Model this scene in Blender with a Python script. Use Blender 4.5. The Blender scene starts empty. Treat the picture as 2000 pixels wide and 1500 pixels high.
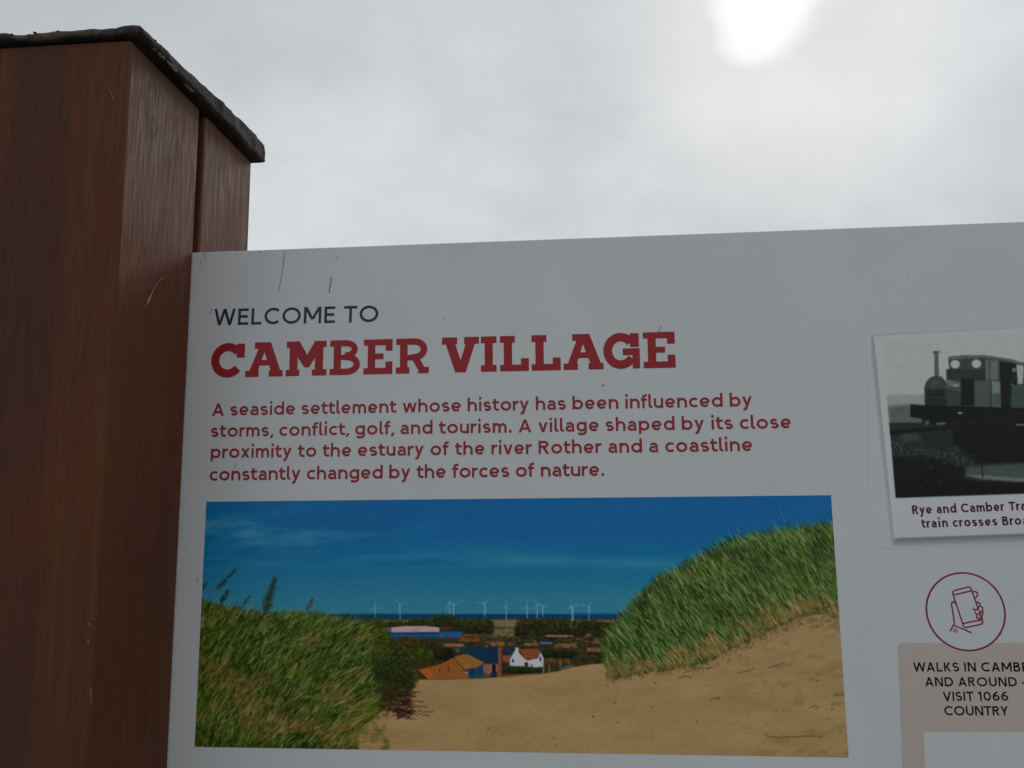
import bpy, bmesh, math, random
import numpy as np
from mathutils import Vector, noise
random.seed(7)
rng = np.random.default_rng(11)
S = bpy.context.scene
COL = S.collection

# ------------------------------------------------------------------ camera, sky, sun, exposure
F = 1600.0                                   # focal length in photograph pixels (2000 wide)
CAM = np.array([0.0, 0.0, 1.50])
YAW, PITCH, ROLL = map(math.radians, (5.0746, 8.3069, -0.516))
cam_data = bpy.data.cameras.new('camera')
cam_data.sensor_width = 36.0
cam_data.lens = 36.0 * F / 2000.0
cam_data.clip_start = 0.02
cam_data.clip_end = 9000.0
cam_data.dof.use_dof = True
cam_data.dof.focus_distance = 0.62
cam_data.dof.aperture_fstop = 18.0
cam = bpy.data.objects.new('camera', cam_data)
COL.objects.link(cam)
S.camera = cam


def rot():
    x = math.pi / 2 + PITCH
    Rz = np.array([[math.cos(YAW), -math.sin(YAW), 0], [math.sin(YAW), math.cos(YAW), 0], [0, 0, 1]])
    Rx = np.array([[1, 0, 0], [0, math.cos(x), -math.sin(x)], [0, math.sin(x), math.cos(x)]])
    R2 = np.array([[math.cos(ROLL), -math.sin(ROLL), 0], [math.sin(ROLL), math.cos(ROLL), 0], [0, 0, 1]])
    return Rz @ Rx @ R2


RM = rot()
from mathutils import Matrix
M4 = Matrix([[*RM[0], CAM[0]], [*RM[1], CAM[1]], [*RM[2], CAM[2]], [0, 0, 0, 1]])
cam.matrix_world = M4


def ray(u, v):
    return RM @ np.array([(u - 1000) / F, -(v - 750) / F, -1.0])


def at(u, v, y=0.6):                         # point on the vertical plane y
    d = ray(u, v)
    return CAM + d * (y / d[1])


def on_x(u, v, X):                           # point on the vertical plane x = X
    d = ray(u, v)
    return CAM + d * (X / d[0])


class NT:
    def __init__(s, tree):
        s.t = tree

    def n(s, kind, **k):
        nd = s.t.nodes.new(kind)
        for a, b in k.items():
            if a.startswith('i_'):
                nd.inputs[a[2:].replace('_', ' ')].default_value = b
            else:
                setattr(nd, a, b)
        return nd

    def l(s, a, b):
        s.t.links.new(a, b)

    def math(s, op, a, b=0.0, c=0.0, clamp=False):
        nd = s.t.nodes.new('ShaderNodeMath')
        nd.operation = op
        nd.use_clamp = clamp
        for i, x in enumerate((a, b, c)):
            if isinstance(x, (int, float)):
                nd.inputs[i].default_value = x
            else:
                s.l(x, nd.inputs[i])
        return nd.outputs[0]

    def mix(s, fac, a, b, mode='MIX'):
        nd = s.t.nodes.new('ShaderNodeMix')
        nd.data_type = 'RGBA'
        nd.blend_type = mode
        for i, x in ((0, fac), (6, a), (7, b)):
            if isinstance(x, (int, float)):
                nd.inputs[i].default_value = x
            elif isinstance(x, tuple):
                nd.inputs[i].default_value = (*x[:3], 1)
            else:
                s.l(x, nd.inputs[i])
        return nd.outputs[2]

    def noise(s, vec, scale, detail=3, rough=.5, dist=0.0, sc=None, loc=None):
        if sc is not None or loc is not None:
            mp = s.n('ShaderNodeMapping')
            mp.inputs['Scale'].default_value = sc or (1, 1, 1)
            mp.inputs['Location'].default_value = loc or (0, 0, 0)
            s.l(vec, mp.inputs['Vector'])
            vec = mp.outputs[0]
        nd = s.n('ShaderNodeTexNoise')
        nd.inputs['Scale'].default_value = scale
        nd.inputs['Detail'].default_value = detail
        nd.inputs['Roughness'].default_value = rough
        nd.inputs['Distortion'].default_value = dist
        s.l(vec, nd.inputs['Vector'])
        return nd.outputs['Fac']

    def rng(s, x, a, b, c=0.0, d=1.0, smooth=True):
        nd = s.n('ShaderNodeMapRange')
        nd.interpolation_type = 'SMOOTHSTEP' if smooth else 'LINEAR'
        for i, q in enumerate((a, b, c, d)):
            nd.inputs[i + 1].default_value = q
        s.l(x, nd.inputs[0])
        return nd.outputs[0]


# overcast sky: Nishita sky nearly hidden behind one unbroken cloud layer
w = bpy.data.worlds.new('World')
S.world = w
w.use_nodes = True
w.node_tree.nodes.clear()
N = NT(w.node_tree)
sun_dir = ray(1495, 25)
sun_dir = sun_dir / np.linalg.norm(sun_dir)
SUN_EL = math.asin(sun_dir[2])
SUN_AZ = math.atan2(sun_dir[0], sun_dir[1])
out = N.n('ShaderNodeOutputWorld')
bg = N.n('ShaderNodeBackground')
bg.inputs['Strength'].default_value = 0.1
sky = N.n('ShaderNodeTexSky', sky_type='NISHITA', sun_disc=False, sun_elevation=SUN_EL, sun_rotation=SUN_AZ)
tc = N.n('ShaderNodeTexCoord')
dirv = tc.outputs['Generated']
sep = N.n('ShaderNodeSeparateXYZ')
N.l(dirv, sep.inputs[0])
den = N.math('MAXIMUM', N.math('ADD', sep.outputs[2], 0.55), 0.2)
comb = N.n('ShaderNodeCombineXYZ')
N.l(N.math('DIVIDE', sep.outputs[0], den), comb.inputs[0])
N.l(N.math('DIVIDE', sep.outputs[1], den), comb.inputs[1])
N.l(N.math('MULTIPLY', sep.outputs[2], 0.9), comb.inputs[2])
cv = comb.outputs[0]
CLOUD_OFF = (3.1, 1.7, 0.0)
n1 = N.noise(cv, 2.3, 2.5, .45, .25, sc=(1, 1, 1), loc=CLOUD_OFF)
n2 = N.noise(cv, 6.5, 3, .5, .4, loc=(9.2, 4.4, 2.0))
n3 = N.noise(cv, 15.0, 4, .55, .5, loc=(2.2, 7.4, 5.0))
c = N.math('ADD', N.math('ADD', N.math('MULTIPLY', n1, .58), N.math('MULTIPLY', n2, .30)), N.math('MULTIPLY', n3, .12))
c = N.rng(c, .33, .65)


def lobe(u, v, inner, outer):                # thin or thick place of the cloud layer, seen in a direction
    d = ray(u, v)
    d = d / np.linalg.norm(d)
    dp = N.n('ShaderNodeVectorMath', operation='DOT_PRODUCT')
    nz = N.n('ShaderNodeVectorMath', operation='ADD')
    N.l(dirv, nz.inputs[0])
    nn = N.n('ShaderNodeTexNoise')
    nn.inputs['Scale'].default_value = 9.0
    nn.inputs['Detail'].default_value = 4
    N.l(dirv, nn.inputs['Vector'])
    sb = N.n('ShaderNodeVectorMath', operation='MULTIPLY_ADD')
    N.l(nn.outputs['Color'], sb.inputs[0])
    sb.inputs[1].default_value = (.06, .06, .06)
    sb.inputs[2].default_value = (-.03, -.03, -.03)
    N.l(sb.outputs[0], nz.inputs[1])
    nm = N.n('ShaderNodeVectorMath', operation='NORMALIZE')
    N.l(nz.outputs[0], nm.inputs[0])
    N.l(nm.outputs[0], dp.inputs[0])
    dp.inputs[1].default_value = tuple(d)
    return N.rng(dp.outputs['Value'], math.cos(math.radians(outer)), math.cos(math.radians(inner)))


cloud = N.mix(c, (5.5, 5.77, 5.95), (7.0, 7.28, 7.42))
cloud = N.mix(N.math('MULTIPLY', lobe(1560, 60, 1, 14), .42), cloud, (9.2, 9.25, 9.4))
cloud = N.mix(N.math('MULTIPLY', lobe(1505, -6, .2, 4.3), .97), cloud, (10.6, 10.6, 10.65))
cloud = N.mix(N.math('MULTIPLY', lobe(-150, -250, 4, 21), .22), cloud, (3.4, 3.55, 3.9))
cloud = N.mix(N.math('MULTIPLY', lobe(2150, 330, 1, 9), .30), cloud, (4.6, 4.8, 4.95))
cloud = N.mix(N.math('MULTIPLY', lobe(1655, 50, .2, 3.6), .22), cloud, (6.2, 6.25, 6.45))
mixed = N.mix(0.96, sky.outputs[0], cloud)
N.l(mixed, bg.inputs['Color'])
N.l(bg.outputs[0], out.inputs[0])

sl = bpy.data.lights.new('sun', 'SUN')
sl.energy = 0.8
sl.angle = math.radians(18)
sl.color = (1.0, .97, .93)
sun = bpy.data.objects.new('sun', sl)
COL.objects.link(sun)
sun.rotation_euler = Vector(sun_dir).to_track_quat('Z', 'Y').to_euler()
sun.location = (2, 8, 6)

S.view_settings.view_transform = 'Standard'
S.view_settings.look = 'None'
S.view_settings.exposure = 0.0
S.view_settings.gamma = 1.0
S.view_settings.use_curve_mapping = False
S.cycles.filter_width = 1.45

K = 0.315                                    # light reaching the board: seen value = albedo * K


SPEC = .007                                  # light the smooth vinyl mirrors on top of that


def lin(c):
    c = np.asarray(c, dtype=float) / 255.0
    return np.where(c <= .04045, c / 12.92, ((c + .055) / 1.055) ** 2.4)


def alb(c, k=None):
    return tuple(float(q) for q in np.clip((lin(c) - SPEC) / (k or K), .002, .9))


# ------------------------------------------------------------------ materials
def new_mat(name):
    m = bpy.data.materials.new(name)
    m.use_nodes = True
    m.node_tree.nodes.clear()
    n = NT(m.node_tree)
    o = n.n('ShaderNodeOutputMaterial')
    b = n.n('ShaderNodeBsdfPrincipled')
    n.l(b.outputs[0], o.inputs[0])
    t = n.n('ShaderNodeTexCoord')
    return m, n, b, t.outputs['Object']


def bump(n, b, h, strength, dist):
    bp = n.n('ShaderNodeBump')
    bp.inputs['Strength'].default_value = strength
    bp.inputs['Distance'].default_value = dist
    n.l(h, bp.inputs['Height'])
    n.l(bp.outputs[0], b.inputs['Normal'])


WHITE = (.690, .706, .745)


def print_mat(name, color=None, attr=False, rough=.34, mottled=True):
    m, n, b, ob = new_mat(name)
    if attr:
        a = n.n('ShaderNodeAttribute', attribute_name='ink')
        base = a.outputs['Color']
    else:
        base = color
    blot = n.noise(ob, 9.0, 4, .6)
    grain = n.noise(ob, 900.0, 2, .7)
    f = n.math('ADD', n.math('MULTIPLY', n.math('SUBTRACT', blot, .5), .16), n.math('MULTIPLY', n.math('SUBTRACT', grain, .5), .22))
    f = n.math('ADD', f, 1.0)
    cb = n.n('ShaderNodeCombineColor')
    for i in range(3):
        n.l(f, cb.inputs[i])
    base = n.mix(1.0, base, cb.outputs[0], 'MULTIPLY')
    n.l(base, b.inputs['Base Color'])
    b.inputs['Roughness'].default_value = rough
    b.inputs['Specular IOR Level'].default_value = .30
    if color is not None and color is WHITE:
        # scattered specks of dirt and algae
        sp = n.noise(ob, 160.0, 2, .5)
        mask = n.math('MULTIPLY', n.rng(sp, .70, .78), n.rng(n.noise(ob, 7, 2, .5), .48, .66))
        base = n.mix(n.math('MULTIPLY', mask, .45), base, (.16, .16, .15))
        st = n.noise(ob, 1.0, 3, .6, sc=(90, 90, 4))
        mask = n.math('MULTIPLY', n.rng(st, .60, .78), .04)
        base = n.mix(mask, base, (.3, .3, .29))
        n.l(base, b.inputs['Base Color'])
    bump(n, b, n.noise(ob, 420.0, 2, .5), .05, .0004)
    return m


M = {}
M['white'] = print_mat('board_white_vinyl', WHITE)
M['print'] = print_mat('printed_picture', attr=True)
M['slate'] = print_mat('ink_slate', alb((32, 36, 46)))
M['title'] = print_mat('ink_title_red', alb((98, 29, 33)))
M['body'] = print_mat('ink_body_red', alb((94, 34, 38)))
M['caption'] = print_mat('ink_caption', alb((58, 28, 38)))
M['walks'] = print_mat('ink_black_plum', alb((27, 14, 28)))
M['maroon'] = print_mat('ink_maroon', alb((86, 34, 50)))
M['taupe'] = print_mat('ink_taupe', alb((123, 115, 111)))
M['scratch'] = print_mat('scratch_dirt', alb((84, 86, 88)))
m, n, b, ob = new_mat('board_edge_core')
b.inputs['Base Color'].default_value = (.42, .43, .44, 1)
b.inputs['Roughness'].default_value = .6
n.l(n.mix(n.noise(ob, 60, 3, .6), (.34, .35, .36), (.5, .5, .5)), b.inputs['Base Color'])
M['edge'] = m


def wood(name, seed, side_weather, tint=(1, 1, 1)):
    m, n, b, ob = new_mat(name)
    L = (seed * 1.37, seed * .71, seed * 2.1)
    # gentle sideways wander of the grain
    wv = n.n('ShaderNodeTexNoise')
    wv.inputs['Scale'].default_value = 3.0
    wv.inputs['Detail'].default_value = 2
    n.l(ob, wv.inputs['Vector'])
    va = n.n('ShaderNodeVectorMath', operation='MULTIPLY_ADD')
    n.l(wv.outputs['Color'], va.inputs[0])
    va.inputs[1].default_value = (.022, .022, 0)
    n.l(ob, va.inputs[2])
    p = va.outputs[0]
    broad = n.noise(p, 1.0, 3, .5, .8, sc=(38, 38, 2.6), loc=L)
    mid = n.noise(p, 1.0, 3, .6, .5, sc=(95, 95, 5.5), loc=L)
    fine = n.noise(p, 1.0, 4, .7, .2, sc=(520, 520, 26), loc=L)
    blot = n.noise(ob, 11, 3, .55, loc=L)
    col = n.mix(n.rng(broad, .34, .66), (.090, .040, .027), (.134, .044, .023))
    col = n.mix(n.math('MULTIPLY', n.rng(mid, .42, .66), .7), col, (.115, .062, .030))
    col = n.mix(n.math('MULTIPLY', n.rng(n.noise(p, 1.0, 2, .5, .2, sc=(26, 26, .9), loc=(L[0] + 7, L[1], L[2])), .50, .60), .8), col, (.084, .036, .028))
    col = n.mix(n.math('MULTIPLY', n.rng(blot, .50, .72), .35), col, (.190, .048, .022))
    col = n.mix(n.rng(fine, .38, .64, 0, .24), col, (.050, .024, .016))
    if side_weather:
        geo = n.n('ShaderNodeNewGeometry')
        sp = n.n('ShaderNodeSeparateXYZ')
        n.l(geo.outputs['Normal'], sp.inputs[0])
        so = n.n('ShaderNodeSeparateXYZ')
        n.l(ob, so.inputs[0])
        zz = n.math('ADD', so.outputs[2], n.math('MULTIPLY', n.math('SUBTRACT', n.noise(p, 1.0, 3, .6, .3, sc=(60, 60, 9)), .5), .16))
        msk = n.math('MULTIPLY', n.rng(zz, ZT - .035, ZT + .02), n.rng(sp.outputs[0], .4, .8))
        wc = n.mix(n.rng(fine, .35, .68), (.140, .068, .048), (.118, .057, .039))
        wc = n.mix(n.math('MULTIPLY', n.rng(mid, .42, .62), .5), wc, (.086, .045, .032))
        wc = n.mix(n.math('MULTIPLY', n.rng(n.noise(ob, 1.0, 2, .5, 0, sc=(30, 30, 3.2)), .55, .7), .5), wc, (.175, .085, .055))
        col = n.mix(n.math('MULTIPLY', msk, .82), col, wc)
        red = n.math('MULTIPLY', n.rng(zz, ZT + .0, ZT - .05), n.rng(sp.outputs[0], .4, .8))
        col = n.mix(n.math('MULTIPLY', red, .42), col, (.130, .038, .016))
        # knots: rings of darker wood
        for (ku, kv, kr, X) in ((301, 248, .0042, XP), (437, 322, .0030, XP)):
            kp = on_x(ku, kv, X)
            df = n.n('ShaderNodeVectorMath', operation='SUBTRACT')
            n.l(ob, df.inputs[0])
            df.inputs[1].default_value = tuple(kp)
            sc = n.n('ShaderNodeVectorMath', operation='MULTIPLY')
            n.l(df.outputs[0], sc.inputs[0])
            sc.inputs[1].default_value = (.3, 1.0, .55)
            ln = n.n('ShaderNodeVectorMath', operation='LENGTH')
            n.l(sc.outputs[0], ln.inputs[0])
            r = n.math('ADD', ln.outputs['Value'], n.math('MULTIPLY', n.math('SUBTRACT', n.noise(ob, 260, 2, .5), .5), .004))
            ring = n.math('MULTIPLY', n.rng(r, kr * .45, kr * .75), n.rng(r, kr * 1.35, kr * .95))
            ring = n.math('MULTIPLY', ring, n.rng(n.noise(ob, 120, 2, .5), .40, .50))
            col = n.mix(n.math('MULTIPLY', ring, .8), col, (.030, .018, .014))
    col = n.mix(1.0, col, tint, 'MULTIPLY')
    n.l(col, b.inputs['Base Color'])
    b.inputs['Specular IOR Level'].default_value = .10
    n.l(n.rng(fine, .3, .7, .5, .78), b.inputs['Roughness'])
    h = n.math('ADD', n.math('MULTIPLY', fine, .6), n.math('MULTIPLY', mid, .5))
    bump(n, b, h, .14, .0006)
    return m


XP = float((at(377, 490)[0] * 2 + at(335, 1400)[0]) / 3)      # side face of the post
ZT = float(at(1000, 470)[2])                                   # top edge of the board
YF = float(on_x(237, 400, XP)[1])                              # front face of the post
YB = float(on_x(487.5, 420, XP)[1])
ZP = float(at(120, 85, YF)[2])                                 # top of the post
print('XP %.4f ZT %.4f YF %.4f YB %.4f ZP %.4f' % (XP, ZT, YF, YB, ZP), 'cap back', on_x(510, 322, XP + .012))
M['wood_front'] = wood('stained_timber_front', 1.0, True)
M['wood_rear'] = wood('stained_timber_rear', 4.0, True, (1.05, 1.0, .97))
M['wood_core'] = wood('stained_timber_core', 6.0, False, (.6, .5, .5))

m, n, b, ob = new_mat('weathered_mossy_cap')
a1 = n.noise(ob, 70, 4, .65)
a2 = n.noise(ob, 210, 4, .7)
a3 = n.noise(ob, 22, 3, .6)
col = n.mix(n.rng(a1, .38, .62), (.018, .014, .016), (.046, .034, .036))
col = n.mix(n.math('MULTIPLY', n.rng(a3, .50, .64), .7), col, (.040, .038, .024))
col = n.mix(n.math('MULTIPLY', n.rng(a2, .56, .70), .55), col, (.070, .056, .052))
geo = n.n('ShaderNodeNewGeometry')
sp = n.n('ShaderNodeSeparateXYZ')
n.l(geo.outputs['Normal'], sp.inputs[0])
fr = n.math('MULTIPLY', n.rng(sp.outputs[1], -.5, -.9), n.rng(n.noise(ob, 38, 3, .6), .44, .6))
col = n.mix(n.math('MULTIPLY', fr, .8), col, (.120, .085, .055))
n.l(col, b.inputs['Base Color'])
b.inputs['Roughness'].default_value = .92
bump(n, b, n.math('ADD', a1, n.math('MULTIPLY', a2, .7)), .9, .004)
M['cap'] = m
m, n, b, ob = new_mat('lichen')
n.l(n.mix(n.noise(ob, 500, 3, .6), (.07, .05, .04), (.32, .26, .21)), b.inputs['Base Color'])
b.inputs['Roughness'].default_value = .95
M['lichen'] = m
m, n, b, ob = new_mat('pale_web')
n.l(n.mix(n.noise(ob, 500, 3, .6), (.16, .13, .10), (.46, .42, .36)), b.inputs['Base Color'])
b.inputs['Roughness'].default_value = .8
M['web'] = m
m, n, b, ob = new_mat('rough_grass_ground')
g1 = n.noise(ob, 1.3, 5, .6)
g2 = n.noise(ob, 30, 4, .7)
col = n.mix(n.rng(g1, .35, .65), (.060, .080, .032), (.120, .110, .060))
col = n.mix(n.rng(g2, .4, .7, 0, .6), col, (.040, .050, .022))
n.l(col, b.inputs['Base Color'])
b.inputs['Roughness'].default_value = .95
bump(n, b, g2, .8, .03)
M['ground'] = m


# ------------------------------------------------------------------ object helpers
def link(name, me, mats, parent=None):
    o = bpy.data.objects.new(name, me)
    for mm in (mats if isinstance(mats, (list, tuple)) else [mats]):
        me.materials.append(mm)
    COL.objects.link(o)
    if parent is not None:
        o.parent = parent
        o.matrix_parent_inverse = Matrix.Translation(-parent.location)
    return o


def empty(name, loc, label, cat):
    o = bpy.data.objects.new(name, None)
    COL.objects.link(o)
    o.location = loc
    o.empty_display_size = .1
    o['label'] = label
    o['category'] = cat
    return o


def box_mesh(name, x0, x1, y0, y1, z0, z1, bev=.002, seg=3):
    bm = bmesh.new()
    bmesh.ops.create_cube(bm, size=1)
    for v in bm.verts:
        v.co = Vector((x0 if v.co.x < 0 else x1, y0 if v.co.y < 0 else y1, z0 if v.co.z < 0 else z1))
    if bev:
        bmesh.ops.bevel(bm, geom=bm.edges[:], offset=bev, segments=seg, affect='EDGES', profile=.5)
    me = bpy.data.meshes.new(name)
    bm.to_mesh(me)
    bm.free()
    for p in me.polygons:
        p.use_smooth = False
    return me


# ------------------------------------------------------------------ ground
bm = bmesh.new()
bmesh.ops.create_circle(bm, cap_ends=True, radius=4000, segments=96)
me = bpy.data.meshes.new('ground')
bm.to_mesh(me)
bm.free()
g = link('ground', me, M['ground'])
g['kind'] = 'structure'

# ------------------------------------------------------------------ timber post with cap
post = empty('timber_post', (XP - .095, (YF + YB) / 2, 0),
             'dark brown stained timber post with a mossy black cap, left of the white board', 'post')
PW = .205
SL = .0092
link('front_timber', box_mesh('front_timber', XP - PW, XP, YF, .5996, -.3, ZP, .0022), M['wood_front'], post)
link('rear_timber', box_mesh('rear_timber', XP - PW, XP, .6 + SL, YB, -.3, ZP, .0022), M['wood_rear'], post)
link('spacer', box_mesh('spacer', XP - PW + .02, XP - .022, .5997, .6 + SL - .0001, -.3, ZP - .001, 0), M['wood_core'], post)

# cap: weathered board, thin and worn along the front, thicker at the back
cx0, cx1 = XP - PW - .014, XP + .0095
cy0, cy1 = YF - .0045, YB + .0085
nx, ny, nz = 90, 110, 8


def cap_top(s):                              # height of the top face over its underside, front to back
    return np.interp(s, [0, .25, .5, .8, 1.0], [.0075, .0112, .0160, .0200, .0200])


bm = bmesh.new()
vs = {}


def cap_v(i, j, k):
    key = (i, j, k)
    if key in vs:
        return vs[key]
    s, t, q = i / nx, j / ny, k / nz
    x = cx0 + (cx1 - cx0) * s
    y = cy0 + (cy1 - cy0) * t
    h = float(cap_top(t))
    z = ZP + .0006 + h * q
    # rounded arrises
    r = .0042
    ex = max(0, x - (cx1 - r)) / r
    ey = max(0, y - (cy1 - r)) / r
    ef = max(0, (cy0 + r) - y) / r
    e = max(ex, ey, ef)
    if q > .5:
        z -= r * .8 * e * e * (q - .5) * 2
    else:
        z += r * .5 * e * e * (.5 - q) * 2
    P = Vector((x, y, z))
    d = noise.noise_vector(P * 95) * .0008 + noise.noise_vector(P * 300) * .0004
    up = noise.noise(P * 60 + Vector((5, 1, 2)))
    if q > .4:
        d.z += max(0, up) * (.0024 if t < .06 else .0008)
    if q <= .2:
        d *= .35
        d.z = abs(d.z) * .6
    edge = 1 if (i in (0, nx) or j in (0, ny)) else 0
    if edge:
        d += Vector(((1 if i == nx else 0), (1 if j == ny else (-1 if j == 0 else 0)), 0)) * noise.noise(P * 42) * .0016
    vs[key] = bm.verts.new(P + d)
    return vs[key]


for i in range(nx):
    for j in range(ny):
        bm.faces.new((cap_v(i, j, nz), cap_v(i + 1, j, nz), cap_v(i + 1, j + 1, nz), cap_v(i, j + 1, nz)))
        bm.faces.new((cap_v(i, j, 0), cap_v(i, j + 1, 0), cap_v(i + 1, j + 1, 0), cap_v(i + 1, j, 0)))
for k in range(nz):
    for i in range(nx):
        bm.faces.new((cap_v(i, 0, k), cap_v(i + 1, 0, k), cap_v(i + 1, 0, k + 1), cap_v(i, 0, k + 1)))
        bm.faces.new((cap_v(i, ny, k), cap_v(i, ny, k + 1), cap_v(i + 1, ny, k + 1), cap_v(i + 1, ny, k)))
    for j in range(ny):
        bm.faces.new((cap_v(nx, j, k), cap_v(nx, j + 1, k), cap_v(nx, j + 1, k + 1), cap_v(nx, j, k + 1)))
        bm.faces.new((cap_v(0, j, k), cap_v(0, j, k + 1), cap_v(0, j + 1, k + 1), cap_v(0, j + 1, k)))
me = bpy.data.meshes.new('cap')
bm.to_mesh(me)
bm.free()
me.polygons.foreach_set('use_smooth', [True] * len(me.polygons))
link('cap', me, M['cap'], post)

# pale lichen crusts on the cap's side
for (u, v, ru, rv) in ((315, 109, .0042, .0011), (338, 131, .0068, .0015), (370, 173, .0060, .0009), (302, 97, .0014, .0007)):
    P = on_x(u, v, cx1 + .0006)
    bm = bmesh.new()
    bmesh.ops.create_icosphere(bm, subdivisions=3, radius=1)
    for q in bm.verts:
        c0 = q.co.copy()
        f = 1 + .9 * noise.noise(c0 * 2.6 + Vector((u, v, 0)))
        q.co = Vector((P[0] + c0.x * .0011 * f, P[1] + c0.y * ru * f, P[2] + c0.z * rv * f + c0.y * ru * .12))
    me = bpy.data.meshes.new('lichen')
    bm.to_mesh(me)
    bm.free()
    link('lichen', me, M['lichen'], post)

# little bits of moss standing up along the cap
bm = bmesh.new()
for i in range(64):
    if i < 58:
        x = random.uniform(cx0, cx1)
        y = cy0 + random.uniform(0, .006)
        z = ZP + float(cap_top(0)) * random.uniform(.6, 1.0)
    else:
        t = random.random()
        y = cy0 + (cy1 - cy0) * t
        x = cx1 - random.uniform(0, .004)
        z = ZP + float(cap_top(t)) - .0012
    r = random.uniform(.0005, .0012)
    ret = bmesh.ops.create_icosphere(bm, subdivisions=1, radius=r)
    for q in ret['verts']:
        q.co = Vector((q.co.x * 1.6, q.co.y * 1.4, q.co.z)) * (1 + .4 * random.random()) + Vector((x, y, z))
me = bpy.data.meshes.new('moss')
bm.to_mesh(me)
bm.free()
mo = link('moss', me, M['cap'], post)
mo['kind'] = 'stuff'


# thin pale fibres and flecks
def tube(bm, pts, r):
    prev = None
    for i, p in enumerate(pts):
        p = Vector(p)
        d = (Vector(pts[min(i + 1, len(pts) - 1)]) - Vector(pts[max(i - 1, 0)])).normalized()
        a = d.cross(Vector((.3, 1, .2))).normalized()
        b2 = d.cross(a)
        rr = r[i] if isinstance(r, (list, tuple)) else r
        ringv = [bm.verts.new(p + (a * math.cos(k * math.pi / 2.5) + b2 * math.sin(k * math.pi / 2.5)) * rr) for k in range(5)]
        if prev:
            for k in range(5):
                bm.faces.new((prev[k], prev[(k + 1) % 5], ringv[(k + 1) % 5], ringv[k]))
        prev = ringv


def fibres(name, lines, mat, label, cat, plane):
    bm = bmesh.new()
    for pts, rad in lines:
        P = [plane(u, v) for u, v in pts]
        tube(bm, [tuple(q) for q in P], [r * 1e-4 for r in rad])
    me = bpy.data.meshes.new(name)
    bm.to_mesh(me)
    bm.free()
    o = link(name, me, mat)
    if label:
        o['label'] = label
        o['category'] = cat
    return o


sidep = lambda u, v: on_x(u, v, XP + .0004)
frontp = lambda u, v: at(u, v, YF - .0004)
fibres('cobweb', [([(285, 597), (289, 589), (294, 578), (300, 565), (308, 552), (316, 545), (326, 539)], (1, 5, 4, 1.8, 1.6, 1.8, .8)),
                  ([(291, 592), (292, 584), (297, 573)], (2, 4, 1)),
                  ([(316, 545), (314, 541), (312, 540)], (1, 1.6, .6)),
                  ([(297, 546), (300, 538), (308, 524)], (.8, .9, .5))], M['web'],
       'wispy pale cobweb strand clinging to the timber beside the top of the board', 'cobweb', sidep)
for pts, rad, pl in (([(214, 172), (217, 180), (219, 187), (222, 195)], (.8, 2, 1.6, .8), frontp),
                     ([(209, 1134), (209, 1142)], (1.2, 1.5), sidep),
                     ([(177, 1340), (177.5, 1352), (178, 1374)], (.8, 2.6, .8), sidep),
                     ([(171, 1250), (173, 1258)], (2.2, 3.2), sidep),
                     ([(173, 1216), (174, 1221)], (2.0, 2.6), sidep),
                     ([(181, 1205), (182, 1208)], (1.2, 1.6), sidep),
                     ([(187, 1190), (188, 1192)], (1.2, 1.6), sidep),
                     ([(4, 969), (5, 971)], (1.5, 1.5), frontp)):
    o = fibres('fleck', [(pts, rad)], M['web'], None, None, pl)
    o.parent = post
    o.matrix_parent_inverse = Matrix.Translation(-post.location)

# ------------------------------------------------------------------ the board
XR = float(at(2000, 900)[0]) + .30
ZB = float(at(1000, 1500)[2]) - .16
board = empty('information_board', ((XP + XR) / 2, .602, ZB),
              'large white village welcome board printed with red heading, dune picture and train photograph', 'information board')
me = box_mesh('panel', XP - .0195, XR, .6000, .6040, ZB, ZT, .0004, 1)
pn = link('panel', me, [M['white'], M['edge']], board)
for p in me.polygons:
    if abs(p.normal.y) < .5:
        p.material_index = 1

ZL = 1.2e-4                                  # ink sits just proud of the panel
DZ = 1.6e-5


class Ink:
    """flat printed shapes collected into one mesh; every stroke sits on its own hair-thin layer"""

    def __init__(s):
        s.v = []
        s.f = []

    def poly(s, pts, layer):
        k = len(s.v)
        for (x, z) in pts:
            s.v.append((x, .6 - ZL - DZ * layer, z))
        a = 0
        for i in range(len(pts)):
            x0, z0 = pts[i]
            x1, z1 = pts[(i + 1) % len(pts)]
            a += x0 * z1 - x1 * z0
        idx = list(range(k, k + len(pts)))
        s.f.append(idx if a > 0 else idx[::-1])

    def ribbon(s, pts, w, layer, closed=False):
        P = [np.array(p, float) for p in pts]
        nP = len(P)
        L, R = [], []
        for i in range(nP):
            if closed:
                d0 = P[i] - P[i - 1]
                d1 = P[(i + 1) % nP] - P[i]
            else:
                d0 = P[i] - P[i - 1] if i > 0 else P[1] - P[0]
                d1 = P[i + 1] - P[i] if i < nP - 1 else P[-1] - P[-2]
            d0 = d0 / (np.linalg.norm(d0) + 1e-12)
            d1 = d1 / (np.linalg.norm(d1) + 1e-12)
            n0 = np.array([-d0[1], d0[0]])
            n1 = np.array([-d1[1], d1[0]])
            m_ = n0 + n1
            ml = np.linalg.norm(m_)
            m_ = m_ / (ml + 1e-12)
            c = max(.35, float(m_ @ n1))
            L.append(P[i] + m_ * w / 2 / c)
            R.append(P[i] - m_ * w / 2 / c)
        k = len(s.v)
        y = .6 - ZL - DZ * layer
        for a, b_ in zip(L, R):
            s.v.append((a[0], y, a[1]))
            s.v.append((b_[0], y, b_[1]))
        for i in range(nP if closed else nP - 1):
            j = (i + 1) % nP
            s.f.append([k + 2 * i, k + 2 * i + 1, k + 2 * j + 1, k + 2 * j])

    def make(s, name, mat, parent, label=None, kind=None):
        me = bpy.data.meshes.new(name)
        me.from_pydata(s.v, [], s.f)
        me.update()
        o = link(name, me, mat, parent)
        if label:
            o['label'] = label
        if kind:
            o['kind'] = kind
        return o


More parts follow.
